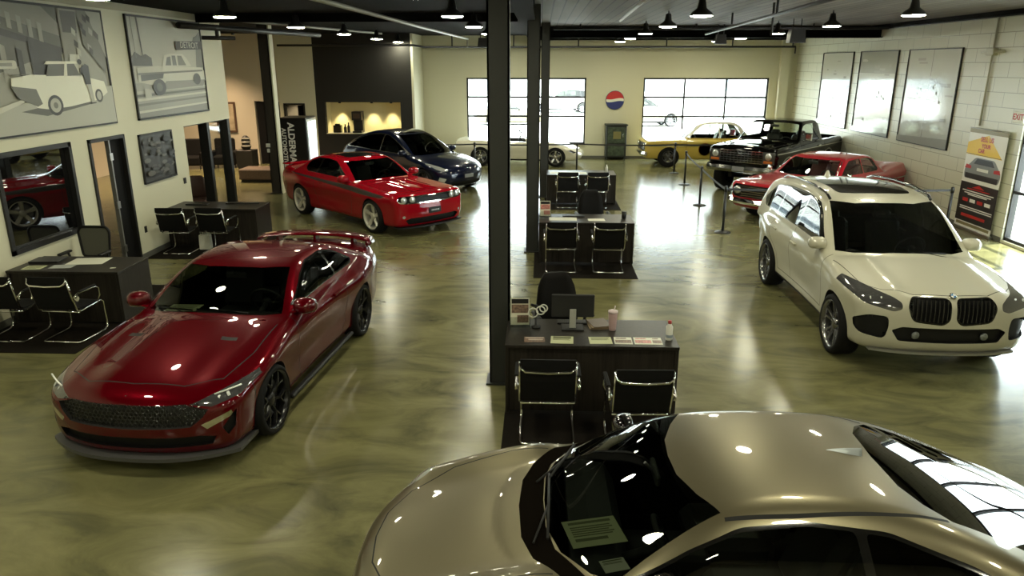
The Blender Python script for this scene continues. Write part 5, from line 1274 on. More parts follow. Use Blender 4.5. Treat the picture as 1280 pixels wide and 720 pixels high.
# storefront in the right wall
t = struct(empty('window_3', (RX+.1, (SY0+SY1)/2, 0))); f = MB(); h = (SY1-SY0)/2; ncol = 4
for k in range(ncol+1): y = -h+2*h*k/ncol; f.box(-.06, .06, max(-h, y-.035), min(h, y+.035), SZ0, SZ1)
for z in (SZ0, 1.0, 1.95, SZ1-.06): f.box(-.05, .05, -h, h, z, z+.06)
struct(f.build('frame', FRAME, t)); g = MB(); g.box(0, .006, -h, h, SZ0, SZ1); struct(g.build('pane', pane, t))
# dark glossy window in the left wall
t = struct(empty('window_4', (LX, (WY0+WY1)/2, WZ0))); h = (WY1-WY0)/2; H = WZ1-WZ0; f = MB()
for a, c, d, e in ((-h, -h+.07, 0, H), (h-.07, h, 0, H), (-h, h, 0, .07), (-h, h, H-.07, H)): f.box(-.12, .03, a, c, d, e)
struct(f.build('frame', FRAME, t))
dg = bpy.data.materials.new('dark_mirror_glass'); dg.use_nodes = True; q = dg.node_tree.nodes['Principled BSDF']; q.inputs['Base Color'].default_value = (.004, .004, .004, 1); q.inputs['Roughness'].default_value = .015; q.inputs['IOR'].default_value = 2.3
g = MB(); g.box(-.06, -.05, -h+.06, h-.06, .06, H-.06); struct(g.build('pane', dg, t))
# office door in the left wall
t = struct(empty('door_1', (LX, (DY0+DY1)/2, 0))); h = (DY1-DY0)/2; f = MB()
for a, c, d, e in ((-h, -h+.06, 0, DZ), (h-.06, h, 0, DZ), (-h, h, DZ-.06, DZ)): f.box(-.2, .03, a, c, d, e)
struct(f.build('frame', FRAME, t))
g = MB(); g.box(-.10, -.05, .16, h-.06, 0, DZ-.06); struct(g.build('leaf', mat('door_black', (.003, .003, .003, 1), .7, spec=.2), t))
g = MB(); g.box(-.11, -.04, .13, .165, 0, DZ-.06); struct(g.build('edge_strip', mat('door_strip_grey', (.28, .28, .26, 1), .4, .6), t))
for z in (.32, 1.1, 1.93): g = MB(); g.box(-.05, -.028, .10, .19, z-.06, z+.06); struct(g.build('hinge', mat('brushed_steel', (.5, .5, .48, 1), .35, 1), t))
g = MB(); g.box(-.75, -.70, -h-.2, .1, .36, DZ-.02); struct(g.build('office_panel', PINK, t))
g = MB(); g.box(-1.2, -.95, -h-.6, h+.5, 0, DZ+.2); struct(g.build('office_back', DARKW, t))
# storefront posts where the left wall ends
t = struct(empty('window_5', (LX-.1, 16.15, 0))); f = MB()
for y, w in ((-.02, .12), (1.06, .13)): f.box(-.1, .1, y-w/2, y+w/2, 0, OZ)
f.box(-.06, .06, -1.12, 1.12, .0, .1); f.box(-.04, .04, -1.12, 1.12, OZ-.025, OZ); f.box(-.03, .03, -1.13, -1.09, 0, OZ)
f.box(-1.3, -.1, 1.0, 1.12, .0, .1); f.box(-1.3, -1.18, 1.0, 1.12, 0, OZ); f.box(-1.3, -.1, 1.0, 1.12, OZ-.08, OZ)
struct(f.build('frame', FRAME, t)); g = MB(); g.box(-.004, .004, .06, .96, .1, OZ-.07); struct(g.build('pane', pane, t))
g = MB(); g.box(-3.2, -.105, -1.15, 1.16, OZ+.005, OZ+.12); struct(g.build('soffit', WALL, t))
# skirting, corner pilaster, beams, columns
b = MB(); b.box(LX, LX+.012, FY, DY0, 0, .10); b.box(LX, LX+.012, DY1, OY0, 0, .10); struct(b.build('baseboard_left', mat('skirting_grey', (.12, .12, .10, 1), .5)))
b = MB(); b.box(-4.42, RX, BY-.012, BY, 0, .10); struct(b.build('baseboard_back', mat('skirting_grey', (.12, .12, .10, 1), .5)))
b = MB(); b.box(RX-.012, RX, 14.8, BY-.012, 0, .10); struct(b.build('baseboard_right', mat('skirting_grey', (.12, .12, .10, 1), .5)))
b = MB(); b.box(RX-.62, RX-.30, BY-.22, BY, 0, CH); b.box(RX-.3, RX, BY-.06, BY, 0, CH); struct(b.build('trim_2', WALL))
def column(x, y, w=.225, m=STEEL):
    b = MB(); fl = .02
    b.box(x-w/2, x+w/2, y-w/2, y-w/2+fl, 0, CH); b.box(x-w/2, x+w/2, y+w/2-fl, y+w/2, 0, CH); b.box(x-w/2, x-w/2+fl, y-w/2, y+w/2, 0, CH); b.box(x+w/2-fl, x+w/2, y-w/2, y+w/2, 0, CH)
    b.box(x-w/2-.04, x+w/2+.04, y-w/2-.04, y+w/2+.04, 0, .02)
    return struct(b.build('column', m))
column(-.43, 7.68); column(-.14, 13.75, .235); column(.10, 19.75, .225); column(-7.32, 20.1, .25, mat('column_brown', (.022, .018, .012, 1), .6))
b = MB(); b.box(-7.185, -7.15, 20.0, 20.26, 0, CH); struct(b.build('trim_3', WALL))
b = MB(); b.box(-.42, -.12, FY, BY, 4.18, 4.21); b.box(-.42, -.12, FY, BY, 4.42, CH); b.box(-.30, -.24, FY, BY, 4.2, 4.43); struct(b.build('trim_4', BLK))
b = MB(); b.box(-.1, RX, 21.5, 21.8, 4.14, 4.17); b.box(-.1, RX, 21.6, 21.7, 4.16, CH); b.box(RX-.3, RX, 8, BY, 4.36, CH); struct(b.build('trim_5', BLK))
b = MB(); b.box(-.1, RX, 27.6, BY, 4.28, CH); struct(b.build('trim_6', BLK))
for y in (9.9, 15.9): 
    b = MB(); b.box(-7.2, -.5, y, y+.2, 4.28, CH); struct(b.build('trim_7', BLK))
# ------------------------------------------------------------------ lamps and ceiling services
lamp_emit = mat('lamp_diffuser', (1, 1, 1, 1), .5, emit=(1, .96, .70, 1), es=LAMP_ES)
def make_lamp():
    t = empty('ceiling_light')
    h = MB(); h.lathe([(.02, .25), (.05, .245), (.07, .12), (.15, .06), (.175, .02), (.178, .008), (.170, .008), (.16, .03), (0, .04)], n=28, cap=False); h.tube([(0, 0, .2), (0, 0, .30)], .012); h.build('housing', mat('lamp_housing_black', (.02, .02, .02, 1), .4), t)
    d = MB(); d.lathe([(.168, .010), (.15, -.002), (.1, -.008), (0, -.010)], n=28, cap=False); d.build('diffuser', lamp_emit, t)
    return t
lp = make_lamp(); first = True
cols = {-5.0: 'left aisle', -1.4: 'aisle left of the steel columns', 2.45: 'aisle above the desks', 5.65: 'right aisle'}
rows = [-1.7, 1.75, 5.2, 8.65, 12.1, 15.5, 19.1, 22.7, 25.9]
seen = {12.1: 'nearest in view', 15.5: 'second in view', 19.1: 'third in view', 22.7: 'fourth in view', 25.9: 'farthest, close to the end wall'}
for cx, cn in cols.items():
    for j, y in enumerate(rows):
        x = cx+.012*(y-12)*(1 if cx > 0 else .9)
        if cx == 2.45 and y == 8.65: pass
        o = lp if first else copy_tree(lp); first = False
        o.location = (x, y, 4.15); tag(o, 'ceiling light over the %s, %s' % (cn, seen.get(y, 'above the nearest cars')), 'ceiling light', 'round ceiling lights')
def pipe(name, pts, r, m, label, cat='pipe', drops=()):
    b = MB(); b.tube(pts, r, 10)
    for p, q in drops: b.tube([p, q], r*.7, 8)
    return tag(b.build(name, m), label, cat)
pb = mat('pipe_black', (.012, .012, .012, 1), .5); pg = mat('conduit_grey', (.30, .29, .24, 1), .45, .3)
pipe('sprinkler_pipe', [(-8.9, 25.6, 4.05), (-4.3, 25.6, 4.05), (-4.2, 27.4, 4.03), (8.9, 27.4, 4.03)], .035, pb, 'black sprinkler pipe running along the far wall below the ceiling', drops=[((x, 27.4, 4.03), (x, 27.4, 4.42)) for x in (-3.2, -1, 1.3, 4.4, 6.7, 8.8)]+[((x, 27.4, 4.03), (x, 27.4, 3.80)) for x in (8.9,)])
pipe('conduit', [(-3.0, 6, 4.25), (-2.75, 17, 4.25), (-2.45, 25.5, 4.25)], .035, pg, 'grey conduit running lengthwise under the black ceiling', drops=[((-2.46, 25.4, 4.25), (-2.46, 25.4, 3.98))])
pipe('sprinkler_pipe', [(-7.15, 15.0, 4.18), (-5.9, 20.3, 4.18)], .06, pb, 'thick black pipe stub beside the left wall corner', drops=[((-6.9, 16.2, 4.18), (-6.9, 16.2, 3.98)), ((-7.15, 16.0, 3.98), (-6.6, 16.4, 3.98))])
pipe('conduit', [(-6.9, 16.2, 4.36), (-5.0, 24.0, 4.36)], .03, pg, 'slim grey conduit above the thick black pipe stub')
pipe('conduit', [(1.3, 8, 4.30), (1.6, 16, 4.30)], .03, pg, 'grey conduit under the wood deck by the steel columns')
pipe('sprinkler_pipe', [(3.15, 4, 4.22), (4.4, 21, 4.22)], .03, pb, 'black pipe under the wood deck above the desks', drops=[((3.7+.07*k, 9.5+k*3.2, 4.22), (3.7+.07*k, 9.5+k*3.2, 4.44)) for k in range(3)]+[((3.95, 13.5, 4.5), (3.95, 13.5, 3.92))])
pipe('sprinkler_pipe', [(.3, 20.3, 4.33), (8.9, 20.3, 4.33)], .03, pb, 'black cross pipe in front of the steel ceiling beam', drops=[((x, 20.3, 4.33), (x, 20.3, 4.45)) for x in (1, 4, 7)])
def speaker(loc, s, label):
    t = empty('speaker', loc, 0, label, 'speaker', 'black boxes hung from the ceiling'); b = MB()
    b.prism([(-.30*s, .0), (.30*s, .0), (.24*s, .5*s), (-.24*s, .5*s)], -.22*s, .22*s); b.build('cabinet', mat('speaker_black', (.01, .01, .011, 1), .5), t)
    g = MB(); g.box(-.25*s, .25*s, -.23*s-.004, -.22*s, .04*s, .44*s); g.build('grille', mat('speaker_grille', (.02, .02, .022, 1), .7), t)
    r = MB(); r.tube([(-.15*s, 0, .48*s), (-.15*s, 0, 4.45-loc[2])], .012); r.tube([(.15*s, 0, .48*s), (.15*s, 0, 4.45-loc[2])], .012); r.build('hanger', pb, t)
speaker((5.9, 18.2, 3.92), .62, 'large black speaker hung from the wood deck on the right')
speaker((4.75, 20.75, 3.96), .48, 'smaller black speaker hung left of the large one')
speaker((-1.95, 25.6, 3.98), .6, 'black box hung before the far wall left of the columns')
# ------------------------------------------------------------------ left wall
FN = lambda y0, y1, z0, z1, x: (lambda u, v, d: (x+d, y1-(y1-y0)*u, z0+(z1-z0)*v))
GR = {k: mat('print_tone_%d' % k, (k/100*1.0, k/100*.99, k/100*.80, 1), .45) for k in (1, 3, 6, 10, 15, 22, 30, 40, 52, 72)}
GL = {k: mat('gloss_print_tone_%d' % k, (.10+k/100*.8, .10+k/100*.79, .08+k/100*.66, 1), .30, coat=1) for k in GR}
for q_ in GL.values(): q_.node_tree.nodes['Principled BSDF'].inputs['Coat Roughness'].default_value = .10; q_.node_tree.nodes['Principled BSDF'].inputs['Coat IOR'].default_value = 2.2
def car_shape(x, y, s, flip=1, fh=1.0):
    """vintage car print, points in u,v"""
    P = lambda pts: [(x+flip*px*s, y+py*s*1.6*fh) for px, py in pts]
    return P
def framed(name, label, cat, y0, y1, z0, z1, shapes, base, x=LX, sgn=1, fw=.035, grp=None, gl=False):
    t = empty(name, (0, 0, 0), 0, label, cat, grp)
    t.location = (x, (y0+y1)/2, z0); f = MB(); h = (y1-y0)/2; H = z1-z0
    for a, c, d, e in ((-h, -h+fw, 0, H), (h-fw, h, 0, H), (-h, h, 0, fw), (-h, h, H-fw, H)): f.box(min(0, sgn*.04), max(0, sgn*.04), a, c, d, e)
    f.build('frame', FRAME, t)
    fn = (lambda u, v, d: (sgn*(.02+d), -h+fw*.8+(2*h-1.6*fw)*u, fw*.8+(H-1.6*fw)*v))
    b, mats = print_panel('print', t, shapes, GL if gl else GR, fn, base); b.build('print', mats, t, fix=False); return t
def ell(cx, cy, rx, ry, n=20): return circle(cx, cy, rx, n, ry)
rnd = random.Random(3)
sc = []     # street scene: facades, kerb, pale convertible, standing figure
sc += [([(0, .42), (0, 1), (.62, 1), (.62, .62), (.35, .55)], 10), ([(0, .95), (0, 1), (.5, 1), (.68, .80), (.64, .76)], 22), ([(0, .80), (0, .86), (.66, .66), (.66, .62)], 3)]
for k in range(7): sc.append(([(.03+k*.07, .90-k*.03), (.06+k*.07, .89-k*.03), (.06+k*.07, .98-k*.02), (.03+k*.07, .99-k*.02)], 30))
for k in range(4): sc.append(([(.05+k*.11, .40), (.085+k*.11, .40), (.085+k*.11, .70-k*.03), (.05+k*.11, .72-k*.03)], 30 if k % 2 else 3))
sc += [([(.36, .45), (.60, .45), (.60, .64), (.36, .72)], 3), ([(.62, .55), (.62, 1), (.78, 1), (.74, .55)], 22), ([(.64, .80), (.76, .80), (.77, .98), (.64, .98)], 6), ([(.78, 1), (.9, 1), (.99, .60), (.97, .45), (.80, .70)], 15), ([(.86, 1), (1, 1), (1, .58)], 30)]
for k in range(12):
    u = .64+.3*rnd.random(); v = .62+.33*rnd.random(); sc.append(([(u, v), (u+.03, v-.03), (u+.035, v+.02), (u+.005, v+.05)], rnd.choice((6, 30, 40, 3))))
sc += [([(.64, .40), (.74, .40), (.74, .62), (.66, .62)], 52), ([(0, 0), (1, 0), (1, .34), (.3, .25), (0, .16)], 40), ([(0, .14), (0, .19), (.26, .27), (.25, .24)], 52), ([(.22, .17), (.40, .12), (.80, .19), (.78, .24), (.4, .2)], 10)]
sc += [([(.18, .36), (.19, .43), (.33, .455), (.75, .43), (.93, .38), (.95, .28), (.86, .22), (.60, .18), (.43, .17), (.34, .19), (.28, .26), (.22, .28)], 72), ([(.18, .37), (.21, .28), (.34, .20), (.38, .22), (.35, .34)], 15), ([(.44, .44), (.47, .53), (.68, .545), (.72, .44)], 10), ([(.44, .535), (.46, .56), (.70, .56), (.72, .54)], 72), ([(.58, .44), (.60, .54), (.62, .54), (.61, .44)], 72)]
sc += [(ell(.475, .20, .06, .085), 3), (ell(.475, .20, .042, .06), 40), (ell(.475, .20, .018, .026), 15), (ell(.86, .255, .035, .06), 6), (ell(.86, .255, .022, .04), 40), ([(.19, .45), (.32, .455), (.32, .46), (.19, .46)], 15), (roundpoly([(.06, .50), (.24, .50), (.24, .565), (.06, .565)], .02), 52), ([(.09, .52), (.21, .52), (.21, .545), (.09, .545)], 22)]
sc += [([(.75, .36), (.80, .36), (.80, .52), (.77, .54), (.74, .50)], 1), ([(.765, .36), (.80, .36), (.81, .20), (.78, .20)], 40), (ell(.725, .555, .018, .024), 1), ([(.72, .50), (.76, .53), (.75, .46), (.72, .44)], 1), ([(.77, .20), (.82, .20), (.82, .19), (.76, .185)], 3)]
framed('wall_picture', 'huge grey street photograph of a pale vintage car, leftmost on the left wall', 'picture', 9.55, 12.58, 2.48, 4.29, sc, 30)
sc = [([(0, 0), (1, 0), (1, .35), (0, .35)], 30), ([(0, .0), (1, .0), (1, .10), (0, .08)], 22)]
for k, (v, g) in enumerate(((.05, 52), (.12, 15), (.17, 52), (.21, 10), (.245, 40))): sc.append(([(0, v), (1, v+.03), (1, v+.05), (0, v+.025)], g))
sc += [([(0, .60), (.05, .66), (.12, .62), (.18, .64), (.25, .60), (.25, .52), (0, .52)], 6), ([(.14, .55), (.155, .55), (.13, 1), (.11, 1)], 6), ([(.06, .6), (.065, .6), (.05, 1), (.04, 1)], 15), ([(.88, .5), (1, .5), (1, .92), (.92, .85)], 15), ([(.84, .74), (.88, .84), (1, .88), (1, .72)], 10)]
sc += [([(.05, .36), (.05, .50), (.30, .52), (.95, .50), (1, .46), (1, .36), (.9, .28), (.4, .28), (.2, .33)], 52), ([(.38, .515), (.42, .63), (.50, .65), (.68, .65), (.74, .60), (.80, .515)], 52), ([(.42, .525), (.45, .61), (.50, .62), (.50, .525)], 10), ([(.52, .525), (.52, .63), (.57, .63), (.58, .525)], 10), ([(.60, .525), (.60, .63), (.66, .63), (.72, .525)], 15), ([(.05, .45), (.97, .475), (.97, .455), (.05, .43)], 15), ([(.08, .37), (.08, .43), (.38, .445), (.36, .39)], 6), ([(.30, .27), (.95, .29), (1, .36), (.4, .36)], 22), (ell(.30, .30, .085, .085), 3), (ell(.30, .30, .04, .045), 10), (ell(.86, .37, .06, .065), 6), (roundpoly([(.10, .20), (.18, .20), (.18, .28), (.10, .30)], .02), 40), ([(.59, .69), (1, .71), (1, .80), (.59, .785)], 1)]
p2 = framed('wall_picture', 'large grey photograph of a pale saloon under a name sign, on the left wall', 'picture', 13.3, 16.22, 2.47, 4.29, sc, 40)
tb = MB(); text_mesh('DETROIT', .17, lambda u, v: (.046, 1.46-.035*.8-(2.92-.056)*(1-.795)+u*1.0, .028+(1.82-.056)*.7455+v), tb, sx=1.15); tb.build('sign_lettering', GR[52], p2, fix=False)
sc = [([(0, 0), (1, 0), (1, 1), (0, 1)], 3)]
for k in range(60):
    u, v, s = rnd.random()*.86, rnd.random()*.86, .05+.08*rnd.random(); sc.append((circle(u+.07, v+.07, s, 7, s*.5), rnd.choice((1, 3, 6, 6, 10))))
framed('framed_artwork', 'small dark framed artwork between the office door and the glass corner', 'picture', 13.2, 14.42, 1.32, 2.22, [s for s in sc], 3)
for y, z, nm in ((14.75, 1.16, 'small round black thermostat on the left wall beside the dark artwork'), ):
    b = MB(); b.box(LX, LX+.02, y-.05, y+.05, z-.06, z+.06, .008); tag(b.build('thermostat', FRAME), nm, 'thermostat')
b = MB(); b.box(LX, LX+.012, 12.98, 13.06, .46, .58, .004); tag(b.build('wall_outlet', FRAME), 'black wall outlet low on the left wall right of the office door', 'outlet')
b = MB(); b.box(-7.48, -7.36, 19.925, 19.935, 1.28, 1.38, .003); b.box(-7.46, -7.38, 19.925, 19.933, 1.14, 1.24, .003); tag(b.build('wall_switch', mat('switch_white', (.6, .6, .52, 1), .4)), 'pale switch plates on the dark brown column', 'switch')
# ------------------------------------------------------------------ right wall
for i, (y0, y1, lb) in enumerate(((23.2, 25.65, 'tall glossy grey print nearest the far corner of the right wall'), (20.33, 22.7, 'tall glossy grey print with dark top, middle of the right wall'), (17.32, 19.77, 'tall glossy grey print nearest the camera on the right wall'))):
    sc = []
    r2 = random.Random(i+11)
    if i == 1: sc.append(([(0, .74), (1, .74), (1, 1), (0, 1)], 10))
    if i == 2: sc.append(([(.50, .0), (.51, .0), (.51, 1), (.50, 1)], 6))
    for k in range(26):
        u, v = r2.random()*.8, r2.random()*.9; w, hh = .05+.15*r2.random(), .01+.03*r2.random(); sc.append(([(u, v), (u+w, v), (u+w, v+hh), (u, v+hh)], r2.choice((15, 22, 30, 40, 40))))
    sc.append(([(0, 0), (1, 0), (1, .06), (0, .1)], 22))
    t = framed('wall_print', lb, 'picture', y0, y1, 1.55, 3.80, sc, 40, x=RX, sgn=-1, fw=.025, gl=True, grp='glossy prints on the right wall')
    
b = MB(); b.tube([(RX-.03, 16.18, 2.2), (RX-.03, 16.18, CH)], .022); b.box(RX-.10, RX, 16.05, 16.32, 3.62, 3.76, .01); b.tube([(RX-.05, 15.75, 3.69), (RX-.05, 16.55, 3.69)], .025); tag(b.build('conduit', mat('conduit_painted', (.45, .44, .34, 1), .5)), 'painted conduit with junction box on the right block wall', 'conduit')
# tall printed banner
t = empty('banner', (RX-.07, 15.72, 0), 0, 'tall printed vehicle-buying banner standing against the right wall', 'banner')
bw = .68; FNB = lambda u, v, d=0: (-d, bw-2*bw*u, .06+2.08*v)     # u left->right as seen from the room
FNB = lambda u, v, d=0: (-.004-d, bw-2*bw*u, .06+2.08*v)
b = MB(); mats = [mat('banner_white', (.75, .75, .70, 1), .4), mat('banner_dark', (.02, .018, .016, 1), .4), mat('banner_yellow', (.75, .50, .01, 1), .4), mat('banner_red', (.45, .02, .015, 1), .4), mat('banner_tan', (.22, .19, .09, 1), .4), mat('banner_car_grey', (.22, .24, .24, 1), .3), mat('banner_car_dark', (.03, .035, .035, 1), .3)]
def bs(poly, mi, d): b.mi = mi; b.flat(poly, lambda u, v: FNB(u, v, d))
bs([(0, 0), (1, 0), (1, 1), (0, 1)], 0, 0); bs([(0, .96), (1, .96), (1, 1), (0, 1)], 4, .001); bs([(0, .74), (.95, .74), (.52, .95), (.0, .86)], 2, .001); bs([(0, .745), (.93, .745), (.93, .75), (0, .75)], 1, .0015)
bs([(0, .06), (1, .06), (1, .46), (0, .46)], 1, .001); bs([(.05, .02), (.95, .02), (.95, .05), (.05, .05)], 4, .001)
bs(roundpoly([(.04, .50), (.96, .50), (.99, .60), (.90, .65), (.78, .72), (.28, .72), (.15, .65), (.03, .60)], .05), 5, .001); bs([(.25, .655), (.80, .655), (.72, .71), (.33, .71)], 6, .002); bs([(.08, .50), (.92, .50), (.94, .555), (.06, .555)], 6, .002); bs([(.03, .60), (.2, .60), (.2, .63), (.06, .64)], 3, .002); bs([(.80, .60), (.97, .60), (.94, .64), (.80, .63)], 3, .002); bs([(.36, .59), (.66, .59), (.66, .62), (.36, .62)], 0, .002)
bs([(.32, .415), (.66, .415), (.5, .45)], 3, .002)
for k, (v, w) in enumerate(((.395, .3), (.372, .42), (.35, .36), (.335, .26))): bs([(.5-w, v), (.5+w, v), (.5+w, v+.009), (.5-w, v+.009)], 3 if k == 0 else 0, .002)
for k in range(4): bs([(.12+k*.2, .265), (.27+k*.2, .265), (.27+k*.2, .30), (.12+k*.2, .30)], 0 if k % 2 else 3, .002)
for k, v in enumerate((.205, .185)): bs([(.08, v), (.95, v), (.95, v+.01), (.08, v+.01)], 0, .002)
bs([(.15, .11), (.8, .11), (.8, .14), (.15, .14)], 3, .002)
b.build('printed_panel', mats, t, fix=False)
lb = MB()
for sx, v, txt, sz in ((0, .905, 'SELL US', .135), (0, .84, 'YOUR', .115), (-.14, .79, 'CAR', .115)): text_mesh(txt, sz, lambda u, q, v=v, sx=sx: (-.010, -(u+sx) if False else -u-sx, .06+2.08*v+q), lb, bold=.004)
lb.build('banner_lettering', mats[3], t, fix=False)
f = MB(); f.box(-.03, .04, -bw-.02, bw+.02, 0, .06, .008); f.tube([(.0, -bw, 2.15), (.0, bw, 2.15)], .012); f.tube([(.02, 0, .05), (.02, 0, 2.15)], .01); f.build('banner_stand', mat('brushed_steel', (.5, .5, .48, 1), .35, 1), t)
t = empty('exit_sign', (RX-.02, 14.93, 2.36), 0, 'small white sign with red letters above the banner on the right wall', 'sign'); b = MB(); b.box(-.02, .02, -.17, .17, 0, .20, .006); b.build('housing', mat('sign_white', (.7, .68, .58, 1), .4), t)
lb = MB(); text_mesh('EXIT', .16, lambda u, v: (-.024, -u, .10+v), lb, bold=.004); lb.build('lettering', mat('sign_red', (.5, .02, .03, 1), .4), t, fix=False)
# ------------------------------------------------------------------ back wall
t = empty('round_sign', (2.75, BY-.05, 2.16), 0, 'round red, white and blue sign on the wall between the windows', 'sign')
R_ = .335; b = MB(); b.mi = 0
b.lathe([(R_, 0), (R_+.01, .02), (R_, .05)], n=40, axis='y'); b.build('disc', mat('sign_rim_blue', (.02, .03, .14, 1), .35), t)
b = MB()
wv = lambda x: .05*math.sin(x/R_*PI*.9)
def band(lo, hi, mi):
    pts = []; xs = [-R_*.98+1.96*R_*k/24 for k in range(25)]
    lim = lambda x: math.sqrt(max(0, (R_*.985)**2-x*x))
    up = [(x, min(lim(x), max(-lim(x), hi(x)))) for x in xs]; dn = [(x, max(-lim(x), min(lim(x), lo(x)))) for x in xs]
    b.mi = mi
    for i in range(24): b.add([(dn[i][0], -.006, dn[i][1]), (dn[i+1][0], -.006, dn[i+1][1]), (up[i+1][0], -.006, up[i+1][1]), (up[i][0], -.006, up[i][1])], [(0, 1, 2, 3)], False)
band(lambda x: .05+wv(x)*.5, lambda x: 9, 0); band(lambda x: -.05+wv(x)*.5, lambda x: .05+wv(x)*.5, 1); band(lambda x: -9, lambda x: -.05+wv(x)*.5, 2)
b.build('painted_face', [mat('sign_face_red', (.50, .02, .02, 1), .4), mat('sign_face_white', (.72, .70, .62, 1), .4), mat('sign_face_blue', (.02, .03, .16, 1), .4)], t, fix=False)
t = empty('vintage_cabinet', (2.81, BY-.28, 0), 0, 'old green vending cabinet standing below the round sign', 'cabinet'); gm = mat('aged_green_enamel', (.04, .06, .035, 1), .5, noise=.6, nscale=9); gd = mat('aged_dark_metal', (.02, .025, .02, 1), .5)
b = MB(); b.box(-.38, .38, -.24, .25, .1, 1.27, .02); b.build('body', gd, t)
b = MB(); b.box(-.32, .32, -.262, -.24, .62, 1.2, .01); b.build('door', gm, t); b = MB(); b.box(-.30, .30, -.26, -.24, .16, .56, .01); b.build('lower_panel', gm, t)
b = MB(); b.box(-.12, .16, -.272, -.262, .78, 1.05, .006); b.build('dial_plate', mat('dial_brass', (.22, .20, .08, 1), .4, .5), t); b = MB(); b.tube([(.24, -.26, .82), (.24, -.30, .84), (.24, -.30, .98), (.24, -.26, 1.0)], .012); b.build('handle', CHROME(), t)
for x in (-.33, .33):
    for y in (-.19, .2): b = MB(); b.lathe([(.03, 0), (.03, .1)], (x, y, 0), 10); b.build('leg', gd, t)
b = MB(); b.box(-.42, .42, -.28, .27, 1.26, 1.31, .015); b.build('top', gd, t)
# ------------------------------------------------------------------ far left: cooler, coffee bar, lounge
t = empty('drinks_cooler', (-7.40, 22.45, 0), 0, 'black drinks cooler with company name on its side, behind the red coupe', 'cooler'); b = MB(); b.box(-.42, .40, -.45, .55, .0, 1.92, .01); b.build('body', mat('cooler_black', (.006, .006, .006, 1), .4), t)
b = MB(); b.box(.40, .43, -.43, .53, .1, 1.88, .008); b.build('door_frame', mat('brushed_steel', (.5, .5, .48, 1), .35, 1), t)
b = MB(); b.box(.43, .436, -.34, .46, .2, 1.80); b.build('lit_glass', mat('cooler_light', (.8, .85, .85, 1), .3, emit=(.85, 1, .95, 1), es=1.1), t)
for wd_, sz_, xo_, zo_, bo_ in (('ALDERMAN', .265, -.06, 1.78, .008), ('AUTOMOTIVE', .18, -.28, 1.62, .004)):
    lb = MB(); text_mesh(wd_, sz_, lambda u, v: (xo_+v, -.4535, zo_-u), lb, align='LEFT', bold=bo_); lb.build('name_lettering', mat('lettering_white', (.75, .75, .70, 1), .4), t, fix=False)
t = empty('coffee_machine', (-6.55, LY+.38, 1.096), 0, 'tall dark coffee machine on the niche counter', 'coffee machine'); b = MB(); b.box(-.17, .17, -.2, .25, 0, .06, .01); b.box(-.17, .17, .02, .25, .06, .62, .01); b.box(-.17, .17, -.2, .25, .44, .74, .01); b.build('body', mat('machine_black', (.015, .012, .010, 1), .4), t)
b = MB(); b.box(-.12, .12, -.206, -.2, .5, .68); b.build('screen', mat('machine_panel', (.08, .05, .03, 1), .3), t)
for i, (x, h, r, nm) in enumerate(((-6.88, .36, .05, 'dark bottle left of the coffee machine on the niche counter'), (-7.0, .30, .055, 'second dark bottle left of the coffee machine'))):
    b = MB(); b.lathe([(r, 0), (r, h*.6), (r*.4, h*.75), (r*.4, h), (0, h)], n=16); tag(b.build('bottle', mat('bottle_dark', (.02, .015, .01, 1), .2), loc=(x, LY+.3, 1.096)), nm, 'bottle', 'bottles on the niche counter')
b = MB(); b.box(-.14, .14, -.1, .1, 0, .26, .01); b.box(-.08, .08, -.08, .08, .26, .31, .01); tag(b.build('canister', mat('bottle_dark', (.02, .015, .01, 1), .2), loc=(-7.28, LY+.33, 1.096)), 'dark canister box at the left end of the niche counter', 'canister')
def downlight(x, y, z, e, label, col=(1, .86, .50), size=1.3, blend=.6):
    t = empty('spot_fitting', (x, y, z), 0, label, 'spotlight', 'spot fittings'); b = MB(); b.lathe([(.045, 0), (.045, .05), (.03, .06), (.0, .06)], n=16); b.build('can', pb, t)
    l = bpy.data.lights.new('spot_lamp', 'SPOT'); l.energy = e; l.color = col; l.spot_size = size; l.spot_blend = blend; l.shadow_soft_size = .04
    o = bpy.data.objects.new('spot_lamp', l); COL.objects.link(o); o.parent = t; o.location = (0, 0, -.01)
for x, n in ((-7.2, 'left'), (-6.05, 'middle'), (-5.35, 'right')): downlight(x, LY+.5, 2.11, 130, 'small spotlight in the top of the yellow niche, %s' % n)
for x, y, n in ((-11.2, 24.6, 'by the far wall'), (-9.4, 23.2, 'above the ottoman'), (-12.2, 20.5, 'near the side wall')): downlight(x, y, 4.3, 900, 'warm spotlight over the lounge, %s' % n, (1, .72, .45), 1.9, .8)
downlight(-8.9, LY+.65, 2.45, 60, 'added spotlight brightening the corridor behind the lounge doorway', (1, .85, .6), 2.0, .8)  # added lamp, put in so the corridor looks lit through the doorway
downlight(-10.6, 22.5, 4.3, 500, 'warm spotlight over the lounge, in the middle', (1, .72, .45), 1.9, .8)
br = mat('ottoman_brown', (.10, .065, .04, 1), .6, noise=.2, nscale=20)
t = empty('ottoman', (-8.55, 22.3, 0), 0, 'low brown upholstered ottoman behind the brown column', 'ottoman'); b = MB(); b.box(-.6, .6, -.4, .4, .08, .40, .03); b.build('cushion', br, t); b = MB(); b.box(-.55, .55, -.35, .35, 0, .08); b.build('plinth', FRAME, t)
b = MB(); t = empty('display_plinth', (-10.15, 25.2, 0), 0, 'black square plinth by the lounge wall', 'plinth'); b.box(-.28, .28, -.28, .28, 0.03, .62, .01); b.build('box', FRAME, t); b = MB(); b.box(-.25, .25, -.25, .25, 0, .03); b.build('foot', pb, t)
